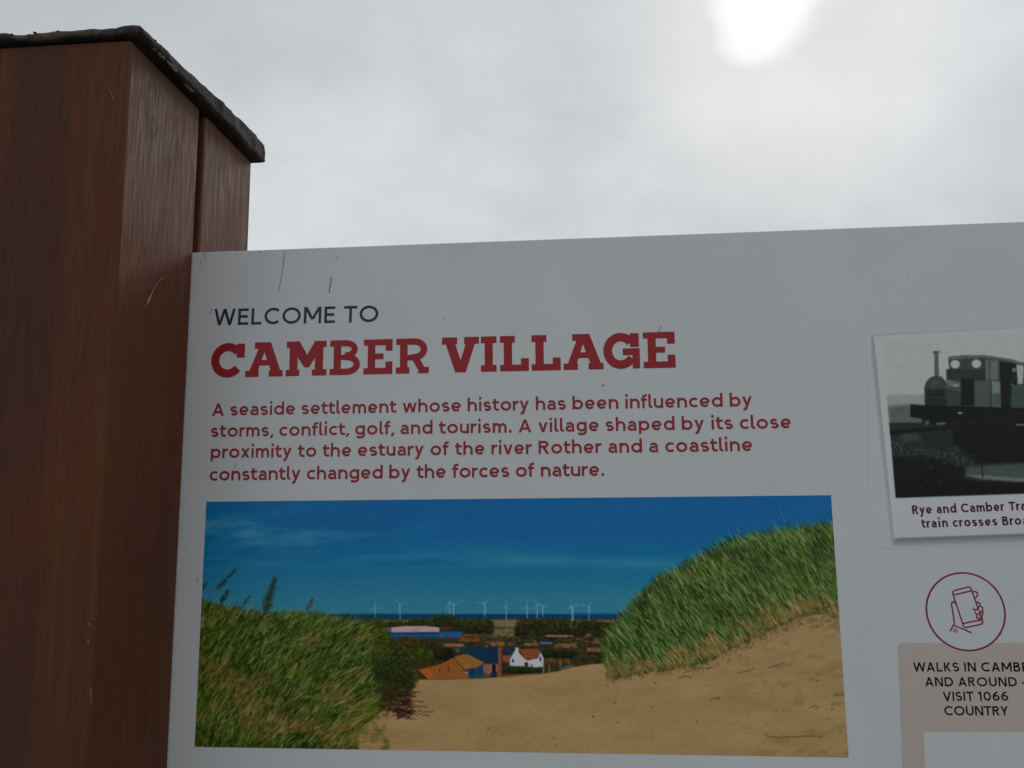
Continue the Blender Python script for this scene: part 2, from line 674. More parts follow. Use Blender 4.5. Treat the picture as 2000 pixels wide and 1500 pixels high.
# ---- stroke alphabet (own design, cap height 1)
XH, ASC = .755, 1.07


def arc(cx, cy, rx, ry, a0, a1, n_=None):
    n_ = n_ or max(5, int(abs(a1 - a0) / 12))
    return [(cx + rx * math.cos(math.radians(a0 + (a1 - a0) * i / n_)), cy + ry * math.sin(math.radians(a0 + (a1 - a0) * i / n_))) for i in range(n_ + 1)]


def glyph(c, w, wd=1.0):
    o = w / 2
    P = lambda *p: ('P', list(p))
    PL = lambda l: ('P', l)
    RING = lambda l: ('R', l[:-1])

    def D(x0, y0, x1, y1):
        a = math.atan2(abs(y1 - y0), abs(x1 - x0) * wd)
        h_ = o / max(.35, math.sin(a)) / wd
        return ('Q', [(x0 - h_, y0), (x0 + h_, y0), (x1 + h_, y1), (x1 - h_, y1)])
    h = o * 1.1

    def Sc(W, H):
        ry = (H - w) / 4
        rx = W / 2 - o
        return PL(arc(W / 2 - .01, H - o - ry, rx * .95, ry, 24, 262, 18) + arc(W / 2 + .01, o + ry, rx, ry, 82, -154, 18))
    X = XH
    if c == 'A': return .80, [D(h, 0, .40, 1), D(.80 - h, 0, .40, 1), P((.2, .30), (.6, .30))]
    if c == 'B': return .64, [P((o, 0), (o, 1)), PL([(o, 1 - o), (.34, 1 - o)] + arc(.36, .765, .22 - o, .235 - o, 90, -90)[1:] + [(o, .53)]),
                              PL([(o, .53), (.36, .53)] + arc(.38, .53 / 2 + o / 2, .26 - o, .53 / 2 - o / 2, 90, -90)[1:] + [(o, o)])]
    if c == 'C': return .80, [PL(arc(.48, .5, .48 - o, .5 - o, 48, 312, 26))]
    if c == 'D': return .80, [P((o, 0), (o, 1)), PL([(o, 1 - o), (.32, 1 - o)] + arc(.33, .5, .47 - o, .5 - o, 90, -90, 18)[1:] + [(o, o)])]
    if c == 'E': return .56, [P((o, 0), (o, 1)), P((o, 1 - o), (.56, 1 - o)), P((o, .51), (.52, .51)), P((o, o), (.56, o))]
    if c == 'I': return w, [P((o, 0), (o, 1))]
    if c == 'K': return .64, [P((o, 0), (o, 1)), D(.60 - o, 1, .12 + o, .42), D(.24, .55, .62 - o, 0)]
    if c == 'L': return .54, [P((o, 0), (o, 1)), P((o, o), (.54, o))]
    if c == 'M': return .92, [P((o, 0), (o, 1)), P((.92 - o, 0), (.92 - o, 1)), D(o + .02, 1, .46, .24), D(.90 - o, 1, .46, .24)]
    if c == 'N': return .76, [P((o, 0), (o, 1)), P((.76 - o, 0), (.76 - o, 1)), D(o + .03, 1, .73 - o, 0)]
    if c == 'O': return .98, [RING(arc(.49, .5, .49 - o, .5 - o, 0, 360, 36))]
    if c == 'R': return .66, [P((o, 0), (o, 1)), PL([(o, 1 - o), (.34, 1 - o)] + arc(.35, .73, .27 - o, .27 - o, 90, -90)[1:] + [(o, .46 + o)]), D(.34, .46, .64 - o, 0)]
    if c == 'S': return .60, [Sc(.60, 1)]
    if c == 'T': return .68, [P((0, 1 - o), (.68, 1 - o)), P((.34, 0), (.34, 1 - w))]
    if c == 'U': return .72, [PL([(o, 1)] + arc(.36, .36, .36 - o, .36 - o, 180, 360, 16) + [(.72 - o, 1)])]
    if c == 'V': return .78, [D(h, 1, .39, 0), D(.78 - h, 1, .39, 0)]
    if c == 'W': return 1.16, [D(h, 1, .31, 0), D(.58, 1, .31, 0), D(.58, 1, .85, 0), D(1.16 - h, 1, .85, 0)]
    if c == 'Y': return .70, [D(h, 1, .35, .42), D(.70 - h, 1, .35, .42), P((.35, 0), (.35, .46))]
    if c == '-': return .34, [P((0, .38), (.34, .38))]
    if c == '1': return .34, [P((.30 - o, 0), (.30 - o, 1)), P((.0, .80), (.30 - w * .8, 1 - o * .9))]
    if c == '0': return .70, [RING(arc(.35, .5, .35 - o, .5 - o, 0, 360, 30))]
    if c == '6': return .66, [RING(arc(.33, .32, .33 - o, .32 - o, 0, 360, 26)), PL(arc(.55, .36, .55 - o, .64 - o, 178, 96, 12))]
    if c == 'a': return .56, [PL(arc(.27, .44, .27 - o, X - .44 - o, 150, 20, 10) + [(.54 - o, .40), (.54 - o, .12), (.60 - o, .0 + o * .3)]),
                              PL([(.54 - w, .40), (.24, .40)] + arc(.24, .20 + o * .5, .24 - o, .20 - o * .5, 90, 270, 12)[1:] + [(.32, o), (.54 - w, .13)])]
    if c == 'b': return .66, [P((o, 0), (o, ASC)), RING(arc(.33, X / 2, .33 - o, X / 2 - o, 0, 360, 28))]
    if c == 'c': return .54, [PL(arc(.33, X / 2, .33 - o, X / 2 - o, 48, 312, 22))]
    if c == 'd': return .66, [P((.66 - o, 0), (.66 - o, ASC)), RING(arc(.33, X / 2, .33 - o, X / 2 - o, 0, 360, 28))]
    if c == 'e': return .62, [PL(arc(.31, X / 2, .31 - o, X / 2 - o, 0, 318, 26)), P((w * .7, X / 2 - .02), (.62 - o, X / 2 - .02))]
    if c == 'f': return .38, [PL([(.15, 0)] + arc(.34, ASC - .20, .19, .20 - o, 180, 82, 8)), P((0, X - o), (.36, X - o))]
    if c == 'g': return .64, [RING(arc(.32, X / 2, .32 - o, X / 2 - o, 0, 360, 28)), PL([(.64 - o, X)] + arc(.32, -.02, .32 - o, .26 - o, 0, -145, 14))]
    if c == 'h': return .60, [P((o, 0), (o, ASC)), PL(arc(.30, .40, .30 - o, X - .40 - o, 180, 0, 14) + [(.60 - o, 0)])]
    if c == 'i': return w * 1.15, [P((o * 1.15, 0), (o * 1.15, X)), P((o * 1.15, .90), (o * 1.15, .90 + w * 1.2))]
    if c == 'l': return .24, [PL([(o, ASC)] + arc(o + .12, .12 + o, .12, .12, 180, 275, 7) + [(.25, o * 1.1)])]
    if c == 'm': return .96 - o, [P((o, 0), (o, X)), PL(arc(.26, .40, .26 - o, X - .40 - o, 180, 0, 12) + [(.52 - o, 0)]),
                              PL(arc(.70 - o, .40, .26 - o * 1, X - .40 - o, 180, 0, 12) + [(.96 - w, 0)])]
    if c == 'n': return .60, [P((o, 0), (o, X)), PL(arc(.30, .40, .30 - o, X - .40 - o, 180, 0, 14) + [(.60 - o, 0)])]
    if c == 'o': return .68, [RING(arc(.34, X / 2, .34 - o, X / 2 - o, 0, 360, 28))]
    if c == 'p': return .66, [P((o, -.26), (o, X)), RING(arc(.33, X / 2, .33 - o, X / 2 - o, 0, 360, 28))]
    if c == 'r': return .38, [P((o, 0), (o, X)), PL(arc(.32, .38, .32 - o, X - .38 - o, 180, 76, 8))]
    if c == 's': return .50, [Sc(.50, X)]
    if c == 't': return .42, [PL([(.15, .94)] + arc(.15 + .16, .16 + o, .16, .16, 180, 280, 8) + [(.41, o * 1.2)]), P((0, X - o), (.40, X - o))]
    if c == 'u': return .58, [PL([(o, X)] + arc(.29, .28, .29 - o, .28 - o, 180, 360, 14) + [(.58 - o, X)]), P((.58 - o, 0), (.58 - o, .3))]
    if c == 'v': return .60, [D(h, X, .30, 0), D(.60 - h, X, .30, 0)]
    if c == 'w': return .90, [D(h, X, .25, 0), D(.45, X, .25, 0), D(.45, X, .65, 0), D(.90 - h, X, .65, 0)]
    if c == 'x': return .58, [D(h, X, .58 - h, 0), D(.58 - h, X, h, 0)]
    if c == 'y': return .60, [D(h, X, .31, .02), D(.60 - h, X, .20, -.19), PL([(.235, -.12)] + arc(.11, -.13, .12, .09, -20, -110, 5))]
    if c == ',': return .16, [D(.13, .15, .03, -.14)]
    if c == '.': return w * 1.2, [P((o * 1.2, 0), (o * 1.2, w * 1.25))]
    return .3, []


TIGHT = set('vwyxAVWYTfrt')


def text_line(name, txt, p0, p1, cap_px, w, mat, label, wd=1.0, extra='', base=1.0):
    """p0, p1: left and right ends of the baseline in the photograph"""
    A_, B_ = at(*p0), at(*p1)
    A_ = np.array([A_[0], A_[2]])
    B_ = np.array([B_[0], B_[2]])
    d = B_ - A_
    W = np.linalg.norm(d)
    d = d / W
    upv = np.array([-d[1], d[0]])
    mu, mv = (p0[0] + p1[0]) / 2, (p0[1] + p1[1]) / 2
    T = at(mu, mv - cap_px)
    H = abs(T[2] - at(mu, mv)[2])
    items = []
    x = 0
    full = txt + extra
    gaps = 0
    prev = None
    for i, ch in enumerate(full):
        if ch == ' ':
            x += .37
            prev = None
            gaps_here = 1
            if i < len(txt):
                gaps += 1
            continue
        gw, st = glyph(ch, w, wd)
        if prev is not None:
            sp_ = .0
            if prev in TIGHT: sp_ -= .03
            if ch in TIGHT: sp_ -= .03
            if prev + ch == 'LV' or prev + ch == 'AV' or prev + ch == 'WA': sp_ -= .06
            if prev + ch == 'fl': sp_ -= .02
            x += sp_
            if i < len(txt):
                gaps += 1
        items.append((x, st, gaps if i < len(txt) else None, i))
        x += gw * wd
        if i == len(txt) - 1:
            total = x
            tot_gaps = gaps
        prev = ch
    tr = (W / H - total) / max(1, tot_gaps)
    # recompute the extra letters with the same tracking
    ink = Ink()
    ng = tot_gaps
    for (x, st, g_, i) in items:
        if g_ is None:
            ng += 1
            g_ = ng
        X0 = x + g_ * tr
        for k, (kind, pts) in enumerate(st):
            pp = [A_ + d * (X0 + px * wd) * H + upv * py * H for px, py in pts]
            if kind == 'Q':
                ink.poly([tuple(q) for q in pp], base + k + (i % 2) * .5)
            else:
                ink.ribbon(pp, w * H, base + k + (i % 2) * .5, kind == 'R')
    print('%-28s track %.3f H %.5f' % (txt[:28], tr, H))
    return ink.make(name, mat, board, label)


text_line('subheading', 'WELCOME TO', (417, 635.7), (739, 628.8), 32.2, .158, M['slate'], 'dark slate line reading WELCOME TO', wd=1.17)
bl = M['body']
text_line('paragraph_line', 'A seaside settlement whose history has been influenced by', (413.5, 812.5), (1470, 793.5), 25.0, .178, bl,
          'first line of the dark red paragraph, A seaside settlement', wd=1.30)
text_line('paragraph_line', 'storms, conflict, golf, and tourism. A village shaped by its close', (411.5, 853.8), (1546, 836.6), 25.2, .178, bl,
          'second line of the dark red paragraph, storms, conflict, golf', wd=1.30)
text_line('paragraph_line', 'proximity to the estuary of the river Rother and a coastline', (411, 895), (1470.5, 881), 25.4, .178, bl,
          'third line of the dark red paragraph, proximity to the estuary', wd=1.30)
text_line('paragraph_line', 'constantly changed by the forces of nature.', (408.5, 939), (1181, 929.5), 25.6, .178, bl,
          'last line of the dark red paragraph, constantly changed', wd=1.30)
text_line('caption_line', 'Rye and Camber Tra', (1782, 1004.5), (2005, 996.2), 17.4, .20, M['caption'],
          'upper caption line under the train photograph', extra='mway', base=4.0, wd=1.06)
text_line('caption_line', 'train crosses Broa', (1800.5, 1031), (2009, 1024.5), 17.4, .20, M['caption'],
          'lower caption line under the train photograph', extra='dwater', base=4.0, wd=1.06)
text_line('walks_line', 'WALKS IN CAMBE', (1784, 1311.5), (2009, 1311.5), 18.0, .178, M['walks'],
          'plum black line reading WALKS IN CAMBER', extra='R', base=4.0, wd=1.19)
text_line('walks_line', 'AND AROUND -', (1807, 1340.5), (2004, 1340.5), 18.0, .178, M['walks'], 'plum black line reading AND AROUND', base=4.0, wd=1.19)
text_line('walks_line', 'VISIT 1066', (1842, 1369), (1970, 1368.5), 18.2, .178, M['walks'], 'plum black line reading VISIT 1066', base=4.0, wd=1.19)
text_line('walks_line', 'COUNTRY', (1844.5, 1397), (1970, 1397.5), 18.4, .178, M['walks'], 'plum black line reading COUNTRY', base=4.0, wd=1.19)


# ---- slab-serif title, letter by letter (box width 1, height 1)
def rect(x0, x1, y0, y1):
    return ('Q', [(x0, y0), (x1, y0), (x1, y1), (x0, y1)])


def slab(c, ar):
    """ar: width over height of the letter box"""
    q = lambda *p: ('Q', list(p))

    def rib(pts, wd):
        return ('B', pts, wd)
    if c == 'C':
        return [rib(arc(.5, .5, .5 - .125 / ar, .385, 38, 322, 30), .26), rect(.76, 1.0, .57, .975)]
    if c == 'A':
        return [q((.40, 1), (.66, 1), (.96, .1), (.70, .1)), q((.40, 1), (.58, 1), (.31, .1), (.08, .1)), rect(.23, .52, .815, 1),
                rect(.28, .76, .325, .485), rect(0, .36, 0, .18), rect(.63, 1.0, 0, .18)]
    if c == 'M':
        return [rect(.085, .285, .1, .9), rect(.715, .915, .1, .9), rect(0, .335, 0, .18), rect(.645, 1.0, 0, .18),
                q((.01, 1), (.325, 1), (.52, .60), (.705, 1), (.99, 1), (.99, .82), (.88, .82), (.57, .24), (.46, .24), (.12, .82), (.01, .82))]
    if c == 'B':
        return [rect(.12, .36, .1, .9), rect(0, .5, .82, 1), rect(0, .5, 0, .18), rect(.3, .56, .43, .58),
                rib([(.48, .91)] + arc(.52, .735, .28, .175, 88, -88, 14) + [(.48, .56)], .19),
                rib([(.48, .52)] + arc(.55, .30, .325, .21, 88, -88, 14) + [(.48, .09)], .20)]
    if c == 'E':
        return [rect(.14, .40, .1, .9), rect(0, 1.0, .825, 1), rect(.76, 1.0, .665, .83), rect(.38, .69, .425, .59), rect(0, 1.0, 0, .18),
                rect(.76, 1.0, .17, .36)]
    if c == 'R':
        return [rect(.12, .35, .1, .9), rect(0, .5, .82, 1), rect(0, .41, 0, .18), rect(.3, .56, .37, .53),
                rib([(.48, .91)] + arc(.56, .685, .29, .225, 88, -88, 16) + [(.48, .45)], .20),
                q((.48, .42), (.72, .42), (.90, .12), (.66, .12)), rect(.68, 1.0, 0, .18)]
    if c == 'V':
        return [q((.07, .9), (.33, .9), (.61, 0), (.36, 0)), q((.67, .9), (.92, .9), (.64, 0), (.40, 0)), rect(0, .41, .80, 1), rect(.60, 1, .80, 1)]
    if c == 'I':
        return [rect(.24, .76, .1, .9), rect(0, 1, .81, 1), rect(0, 1, 0, .19)]
    if c == 'L':
        return [rect(.13, .42, .1, .9), rect(0, .52, .81, 1), rect(0, 1, 0, .185), rect(.73, 1, .17, .36)]
    if c == 'G':
        return [rib(arc(.48, .5, .48 - .125 / ar, .385, 38, 328, 30), .26), rect(.74, .985, .60, .985), rect(.54, 1.0, .375, .565), rect(.80, 1.0, 0, .40)]


tl = ink = None
boxes = [('C', 410.8, 476.6), ('A', 479, 552), ('M', 557.8, 637.3), ('B', 643.8, 704), ('E', 709.8, 766.2), ('R', 773.3, 837.5),
         ('V', 863.2, 935.6), ('I', 939.5, 970), ('L', 977, 1033), ('L', 1038.8, 1095.3), ('A', 1101, 1178.9), ('G', 1178.9, 1250.4), ('E', 1257.6, 1319.8)]
inks = [Ink(), Ink()]
for bi, (c, xa, xb) in enumerate(boxes):
    base = lambda u: 738.2 + (u - 410) * (718.0 - 738.2) / 910.0
    hp = 67.0 + (xa - 410) / 910 * 3.3
    A_ = at(xa, base(xa)); B_ = at(xb, base(xb)); T = at(xa, base(xa) - hp)
    Wd = B_[0] - A_[0]
    H = T[2] - A_[2]
    sl_ = (B_[2] - A_[2])
    for k, st in enumerate(slab(c, Wd / H)):
        pp = [(A_[0] + x * Wd, A_[2] + y * H + x * sl_) for x, y in st[1]]
        tgt = inks[0 if bi < 6 else 1]
        if st[0] == 'Q':
            tgt.poly(pp, k * .7 + (bi % 2) * .3)
        else:
            tgt.ribbon(pp, st[2] * H * .92, k * .7 + (bi % 2) * .3)
inks[0].make('heading_word', M['title'], board, 'big red slab heading word CAMBER')
inks[1].make('heading_word', M['title'], board, 'big red slab heading word VILLAGE')

# ---- scratches and specks of dirt
for name, pts, wpx in (('scratch', [(556, 492), (553, 520), (549, 545), (544, 568)], 1.8), ('scratch', [(648, 541), (645, 556), (643, 572)], 3.2),
                       ('scratch', [(414, 602), (412, 608), (410, 615)], 2.0), ('scratch', [(1292, 637), (1289, 643), (1284, 649)], 1.8),
                       ('scratch', [(397, 494), (402, 500), (400, 506)], 1.6), ('scratch', [(394, 508), (392, 517)], 1.3),
                       ('scratch', [(461, 905), (459, 915)], 1.4), ('scratch', [(1174, 754), (1181, 751)], 2.6),
                       ('scratch', [(387, 1128), (385, 1135), (384, 1139)], 2.2), ('scratch', [(660, 500), (659, 508)], 1.3),
                       ('scratch', [(507, 491), (511, 494)], 2.0), ('scratch', [(866, 622), (869, 623)], 2.0)):
    ink = Ink()
    pp = [at(u, v) for u, v in pts]
    ink.ribbon([(q[0], q[2]) for q in pp], wpx * .6 / F * .8, 6)
    ink.make(name, M['scratch'], board)


# ------------------------------------------------------------------ printed pictures: painted here, printed as ink colour on a fine mesh
class Canvas:
    def __init__(s, u0, v0, u1, v1, sc=1.0):
        s.u0, s.v0, s.sc = u0, v0, sc
        s.W, s.H = int((u1 - u0) * sc), int((v1 - v0) * sc)
        s.a = np.zeros((s.H, s.W, 3), np.float32)
        s.U, s.V = np.meshgrid((np.arange(s.W) + .5) / sc + u0, (np.arange(s.H) + .5) / sc + v0)

    def fill(s, col):
        s.a[:] = col

    def grad(s, stops):
        vs_ = [q[0] for q in stops]
        for c_ in range(3):
            s.a[:, :, c_] = np.interp(s.V, vs_, [q[1][c_] for q in stops])

    def box(s, x0, y0, x1, y1):
        i0 = max(0, int((x0 - s.u0) * s.sc)); i1 = min(s.W, int((x1 - s.u0) * s.sc) + 2)
        j0 = max(0, int((y0 - s.v0) * s.sc)); j1 = min(s.H, int((y1 - s.v0) * s.sc) + 2)
        return i0, i1, j0, j1

    def blend(s, sl_, m, col):
        s.a[sl_] += m[..., None] * (np.asarray(col, np.float32) - s.a[sl_])

    def poly(s, pts, col, al=1.0, soft=.7, jag=0.0):
        P = np.array(pts, float)
        i0, i1, j0, j1 = s.box(P[:, 0].min() - 2, P[:, 1].min() - 2, P[:, 0].max() + 2, P[:, 1].max() + 2)
        if i1 <= i0 or j1 <= j0: return
        sl_ = np.s_[j0:j1, i0:i1]
        U, V = s.U[sl_], s.V[sl_]
        if jag:
            V = V + jag * NZ(U, V)
        inside = np.zeros(U.shape, bool)
        dist = np.full(U.shape, 1e9)
        for k in range(len(P)):
            x0, y0 = P[k]; x1, y1 = P[(k + 1) % len(P)]
            if y0 != y1:
                c_ = ((y0 > V) != (y1 > V)) & (U < (x1 - x0) * (V - y0) / (y1 - y0) + x0)
                inside ^= c_
            dx, dy = x1 - x0, y1 - y0
            t = np.clip(((U - x0) * dx + (V - y0) * dy) / (dx * dx + dy * dy + 1e-9), 0, 1)
            dist = np.minimum(dist, np.hypot(U - x0 - t * dx, V - y0 - t * dy))
        sd = np.where(inside, dist, -dist)
        s.blend(sl_, (np.clip(.5 + sd / (2 * soft), 0, 1) * al).astype(np.float32), col)

    def line(s, x0, y0, x1, y1, wd, col, al=1.0, w1=None, soft=.6):
        r = wd + 1.2
        i0, i1, j0, j1 = s.box(min(x0, x1) - r, min(y0, y1) - r, max(x0, x1) + r, max(y0, y1) + r)
        if i1 <= i0 or j1 <= j0: return
        sl_ = np.s_[j0:j1, i0:i1]
        U, V = s.U[sl_], s.V[sl_]
        dx, dy = x1 - x0, y1 - y0
        t = np.clip(((U - x0) * dx + (V - y0) * dy) / (dx * dx + dy * dy + 1e-9), 0, 1)
        dist = np.hypot(U - x0 - t * dx, V - y0 - t * dy)
        ww = wd if w1 is None else wd + (w1 - wd) * t
        m_ = np.clip((ww / 2 - dist) / (2 * soft) + .5, 0, 1) * np.minimum(1, ww / .8)
        s.blend(sl_, (m_ * al).astype(np.float32), col)

    def blob(s, cx, cy, rx, ry, col, al=1.0, hard=.5):
        i0, i1, j0, j1 = s.box(cx - rx - 1, cy - ry - 1, cx + rx + 1, cy + ry + 1)
        if i1 <= i0 or j1 <= j0: return
        sl_ = np.s_[j0:j1, i0:i1]
        d = np.hypot((s.U[sl_] - cx) / rx, (s.V[sl_] - cy) / ry)
        s.blend(sl_, (np.clip((1 - d) / (1 - hard), 0, 1) * al).astype(np.float32), col)

    def blur(s, r=1):
        for _ in range(r):
            p = np.pad(s.a, ((1, 1), (1, 1), (0, 0)), mode='edge')
            s.a = (p[1:-1, 1:-1] * 2 + p[:-2, 1:-1] + p[2:, 1:-1] + p[1:-1, :-2] + p[1:-1, 2:]) / 6

    def sample(s, u, v):
        x = np.clip((u - s.u0) * s.sc - .5, 0, s.W - 1.001); y = np.clip((v - s.v0) * s.sc - .5, 0, s.H - 1.001)
        i, j = x.astype(int), y.astype(int)
        fx, fy = (x - i)[..., None], (y - j)[..., None]
        a = s.a
        return (a[j, i] * (1 - fx) + a[j, i + 1] * fx) * (1 - fy) + (a[j + 1, i] * (1 - fx) + a[j + 1, i + 1] * fx) * fy


_tab = rng.random((256, 256))


def vnoise(x, y):
    xi, yi = np.floor(x).astype(int), np.floor(y).astype(int)
    fx, fy = x - xi, y - yi
    fx, fy = fx * fx * (3 - 2 * fx), fy * fy * (3 - 2 * fy)
    g = lambda a, b_: _tab[a & 255, b_ & 255]
    return (g(xi, yi) * (1 - fx) + g(xi + 1, yi) * fx) * (1 - fy) + (g(xi, yi + 1) * (1 - fx) + g(xi + 1, yi + 1) * fx) * fy


def fbm(x, y, o=4):
    r, a, t = 0, 1, 0
    for k in range(o):
        r = r + a * vnoise(x * 2 ** k + 17 * k, y * 2 ** k + 31 * k); t += a; a *= .55
    return r / t


def NZ(U, V):
    return (fbm(U / 9.0, V / 9.0, 3) - .5) * 2


def C_(r, g_, b_):
    return np.array((r, g_, b_), np.float32)


def vary(c, a=8):
    d = rng.normal(0, a)
    return np.clip(np.asarray(c) + d + rng.normal(0, a * .35, 3), 2, 250)


def picture(name, cv_, corners, nu, nv, layer, label):
    """corners: TL, TR, BR, BL in the photograph; the print is a flat fine mesh on the panel"""
    s_, t_ = np.meshgrid(np.linspace(0, 1, nu), np.linspace(0, 1, nv))
    TL, TR, BR, BL = [np.array(q, float) for q in corners]
    # perspective-correct grid between the corners
    src = np.array([[0, 0], [1, 0], [1, 1], [0, 1]], float)
    A_ = []
    for (x, y), (X_, Y_) in zip(src, (TL, TR, BR, BL)):
        A_.append([x, y, 1, 0, 0, 0, -X_ * x, -X_ * y, X_]); A_.append([0, 0, 0, x, y, 1, -Y_ * x, -Y_ * y, Y_])
    A_ = np.array(A_)
    hh = np.linalg.solve(A_[:, :8], A_[:, 8])
    dn = hh[6] * s_ + hh[7] * t_ + 1
    U = (hh[0] * s_ + hh[1] * t_ + hh[2]) / dn
    V = (hh[3] * s_ + hh[4] * t_ + hh[5]) / dn
    d = np.stack([(U - 1000) / F, -(V - 750) / F, -np.ones_like(U)], -1) @ RM.T
    k = .6 / d[..., 1:2]
    Pn = CAM + d * k
    Pn[..., 1] = .6 - ZL - DZ * layer
    col = np.clip((lin(np.clip(cv_.sample(U, V), 0, 255)) - SPEC) / K, .0015, .88)
    me = bpy.data.meshes.new(name)
    idx = np.arange(nu * nv).reshape(nv, nu)
    a, b_, c_, e = idx[:-1, :-1], idx[1:, :-1], idx[1:, 1:], idx[:-1, 1:]
    q = np.stack([a, b_, c_, e], -1).reshape(-1, 4)
    me.vertices.add(nu * nv)
    me.vertices.foreach_set('co', Pn.reshape(-1).astype(np.float32))
    me.loops.add(q.size)
    me.loops.foreach_set('vertex_index', q.reshape(-1).astype(np.int32))
    me.polygons.add(len(q))
    me.polygons.foreach_set('loop_start', (np.arange(len(q)) * 4).astype(np.int32))
    me.update(calc_edges=True)
    at_ = me.color_attributes.new('ink', 'FLOAT_COLOR', 'POINT')
    rgba = np.ones((nu * nv, 4), np.float32)
    rgba[:, :3] = col.reshape(-1, 3)
    at_.data.foreach_set('color', rgba.reshape(-1))
    o = link(name, me, M['print'], board)
    o['label'] = label
    return o


# ---- the dune picture
cv = Canvas(376, 960, 1664, 1486, 1.15)
cv.grad([(960, (6, 82, 132)), (1040, (8, 83, 132)), (1110, (26, 95, 133)), (1170, (44, 108, 133)), (1200, (48, 110, 133))])
U, V = cv.U, cv.V
left = np.clip((760 - U) / 400, 0, 1)
wis = fbm((U + V * 1.6) / 130, (V - U * .05) / 30, 4)
m_ = np.clip((wis - .50) * 3.2, 0, 1) * np.exp(-((V - 1030 - (U - 400) * .06) / 42) ** 2) * np.clip((980 - U) / 300, 0, 1)
cv.a += (m_ * .9)[..., None] * (C_(62, 118, 146) - cv.a)
wis = fbm(U / 210 + 9, V / 22 + 3, 4)
m_ = np.clip((wis - .36) * 2.0, 0, 1) * np.exp(-((V - 1092) / 34) ** 2)
cv.a += (m_ * .8)[..., None] * (C_(52, 116, 142) - cv.a)
# sea
cv.poly([(640, 1199), (1240, 1199), (1240, 1216), (640, 1216)], (8, 54, 88), 1, 1.2)
cv.poly([(1120, 1197.5), (1240, 1198), (1240, 1203), (1120, 1202)], (10, 66, 120), .7, 1.2)
# far fields and flat land
cv.poly([(700, 1209), (1260, 1209), (1260, 1330), (700, 1330)], (78, 66, 40), 1, 1)
cv.poly([(700, 1209), (1260, 1209), (1260, 1213), (700, 1213)], (66, 62, 48), .9, 1)
cv.poly([(958, 1211), (1016, 1211), (1014, 1224), (960, 1224)], (112, 94, 66), 1, .8)
cv.poly([(960, 1224), (1012, 1224), (1010, 1229), (962, 1229)], (72, 74, 36), 1, .8)
cv.poly([(962, 1229), (1010, 1229), (1004, 1242), (968, 1242)], (104, 92, 50), 1, .8)
cv.poly([(750, 1213), (800, 1212), (800, 1217), (750, 1218)], (112, 96, 70), .9, .8)
cv.poly([(1168, 1211), (1210, 1211), (1210, 1217), (1168, 1217)], (112, 98, 74), .9, .8)


def bush(cx, cy, rx, ry, base, n_=60, tone=9, r=(1.4, 3.2)):
    cv.blob(cx, cy, rx, ry, np.asarray(base) * .72, .95, .75)
    for _ in range(n_):
        a = rng.uniform(0, 2 * math.pi); q = math.sqrt(rng.uniform(0, 1))
        x, y = cx + rx * q * math.cos(a), cy + ry * q * math.sin(a)
        lt = 1.22 - .55 * (y - cy + ry) / (2 * ry)
        rr = rng.uniform(*r)
        cv.blob(x, y, rr, rr * .8, vary(np.asarray(base) * lt, tone), .8, .3)


for x in np.arange(735, 962, 5.2):
    top = 1207 + rng.uniform(-3, 4) + (6 if x < 800 else 0) - (7 if 850 < x < 890 else 0)
    bush(x, (top + 1244) / 2 - 2, rng.uniform(5, 9), (1240 - top) / 2, (48, 52, 24), 30, 8)
    if rng.random() < .4:
        cv.blob(x, top - 1, 1.6, 4, (34, 42, 22), .8, .3)
for x in np.arange(1012, 1215, 5.0):
    top = 1206 + rng.uniform(-3, 4) + (5 if x > 1110 else 0)
    bush(x, (top + 1252) / 2, rng.uniform(5, 9), (1252 - top) / 2, (50, 52, 24), 34, 8)
    if rng.random() < .4:
        cv.blob(x, top - 1, 1.8, 4, (34, 42, 22), .8, .3)
for _ in range(26):
    cv.blob(rng.uniform(900, 1140), rng.uniform(1213, 1226), 1.8, 2.6, vary((104, 98, 58), 10), .6, .3)


# wind turbines
def turbine(hx, hy, by, blades, wd=1.25, al=.8):
    cv.line(hx, hy, hx + .4, by, wd, (136, 162, 176), al, wd * 1.35)
    for bx, by_ in blades:
        cv.line(hx, hy, bx, by_, wd * 1.05, (124, 156, 172), al * .85, .7)


for t in ((732.4, 1186, 1205, [(732, 1170), (720, 1193), (746, 1189)]), (781, 1180, 1209, [(769, 1169), (797, 1177), (778, 1193)]),
          (878, 1176, 1199, [(875, 1168), (869, 1193), (889, 1180)]), (886, 1182, 1202, [(903, 1174), (879, 1175), (884, 1196)]),
          (946.4, 1179, 1203, [(958, 1165), (929, 1176), (950, 1195)]), (988.5, 1186, 1211, [(989, 1173), (977, 1187), (996, 1190)]),
          (1029.5, 1185, 1206, [(1029, 1171), (1019, 1188), (1036, 1192)]), (1049, 1180, 1207, [(1045, 1170), (1060, 1184), (1041, 1193)]),
          (1060, 1184, 1204, [(1071, 1185), (1052, 1178), (1058, 1194)]), (1117, 1183, 1213, [(1113, 1165), (1107, 1190), (1120, 1199)]),
          (1119.5, 1186, 1211, [(1129, 1179), (1110, 1189)]), (1150, 1184, 1211, [(1121, 1179.5), (1158, 1172), (1154, 1196)]),
          (1226, 1188, 1212, [(1228, 1178), (1219, 1190), (1233, 1192)])):
    turbine(*t)

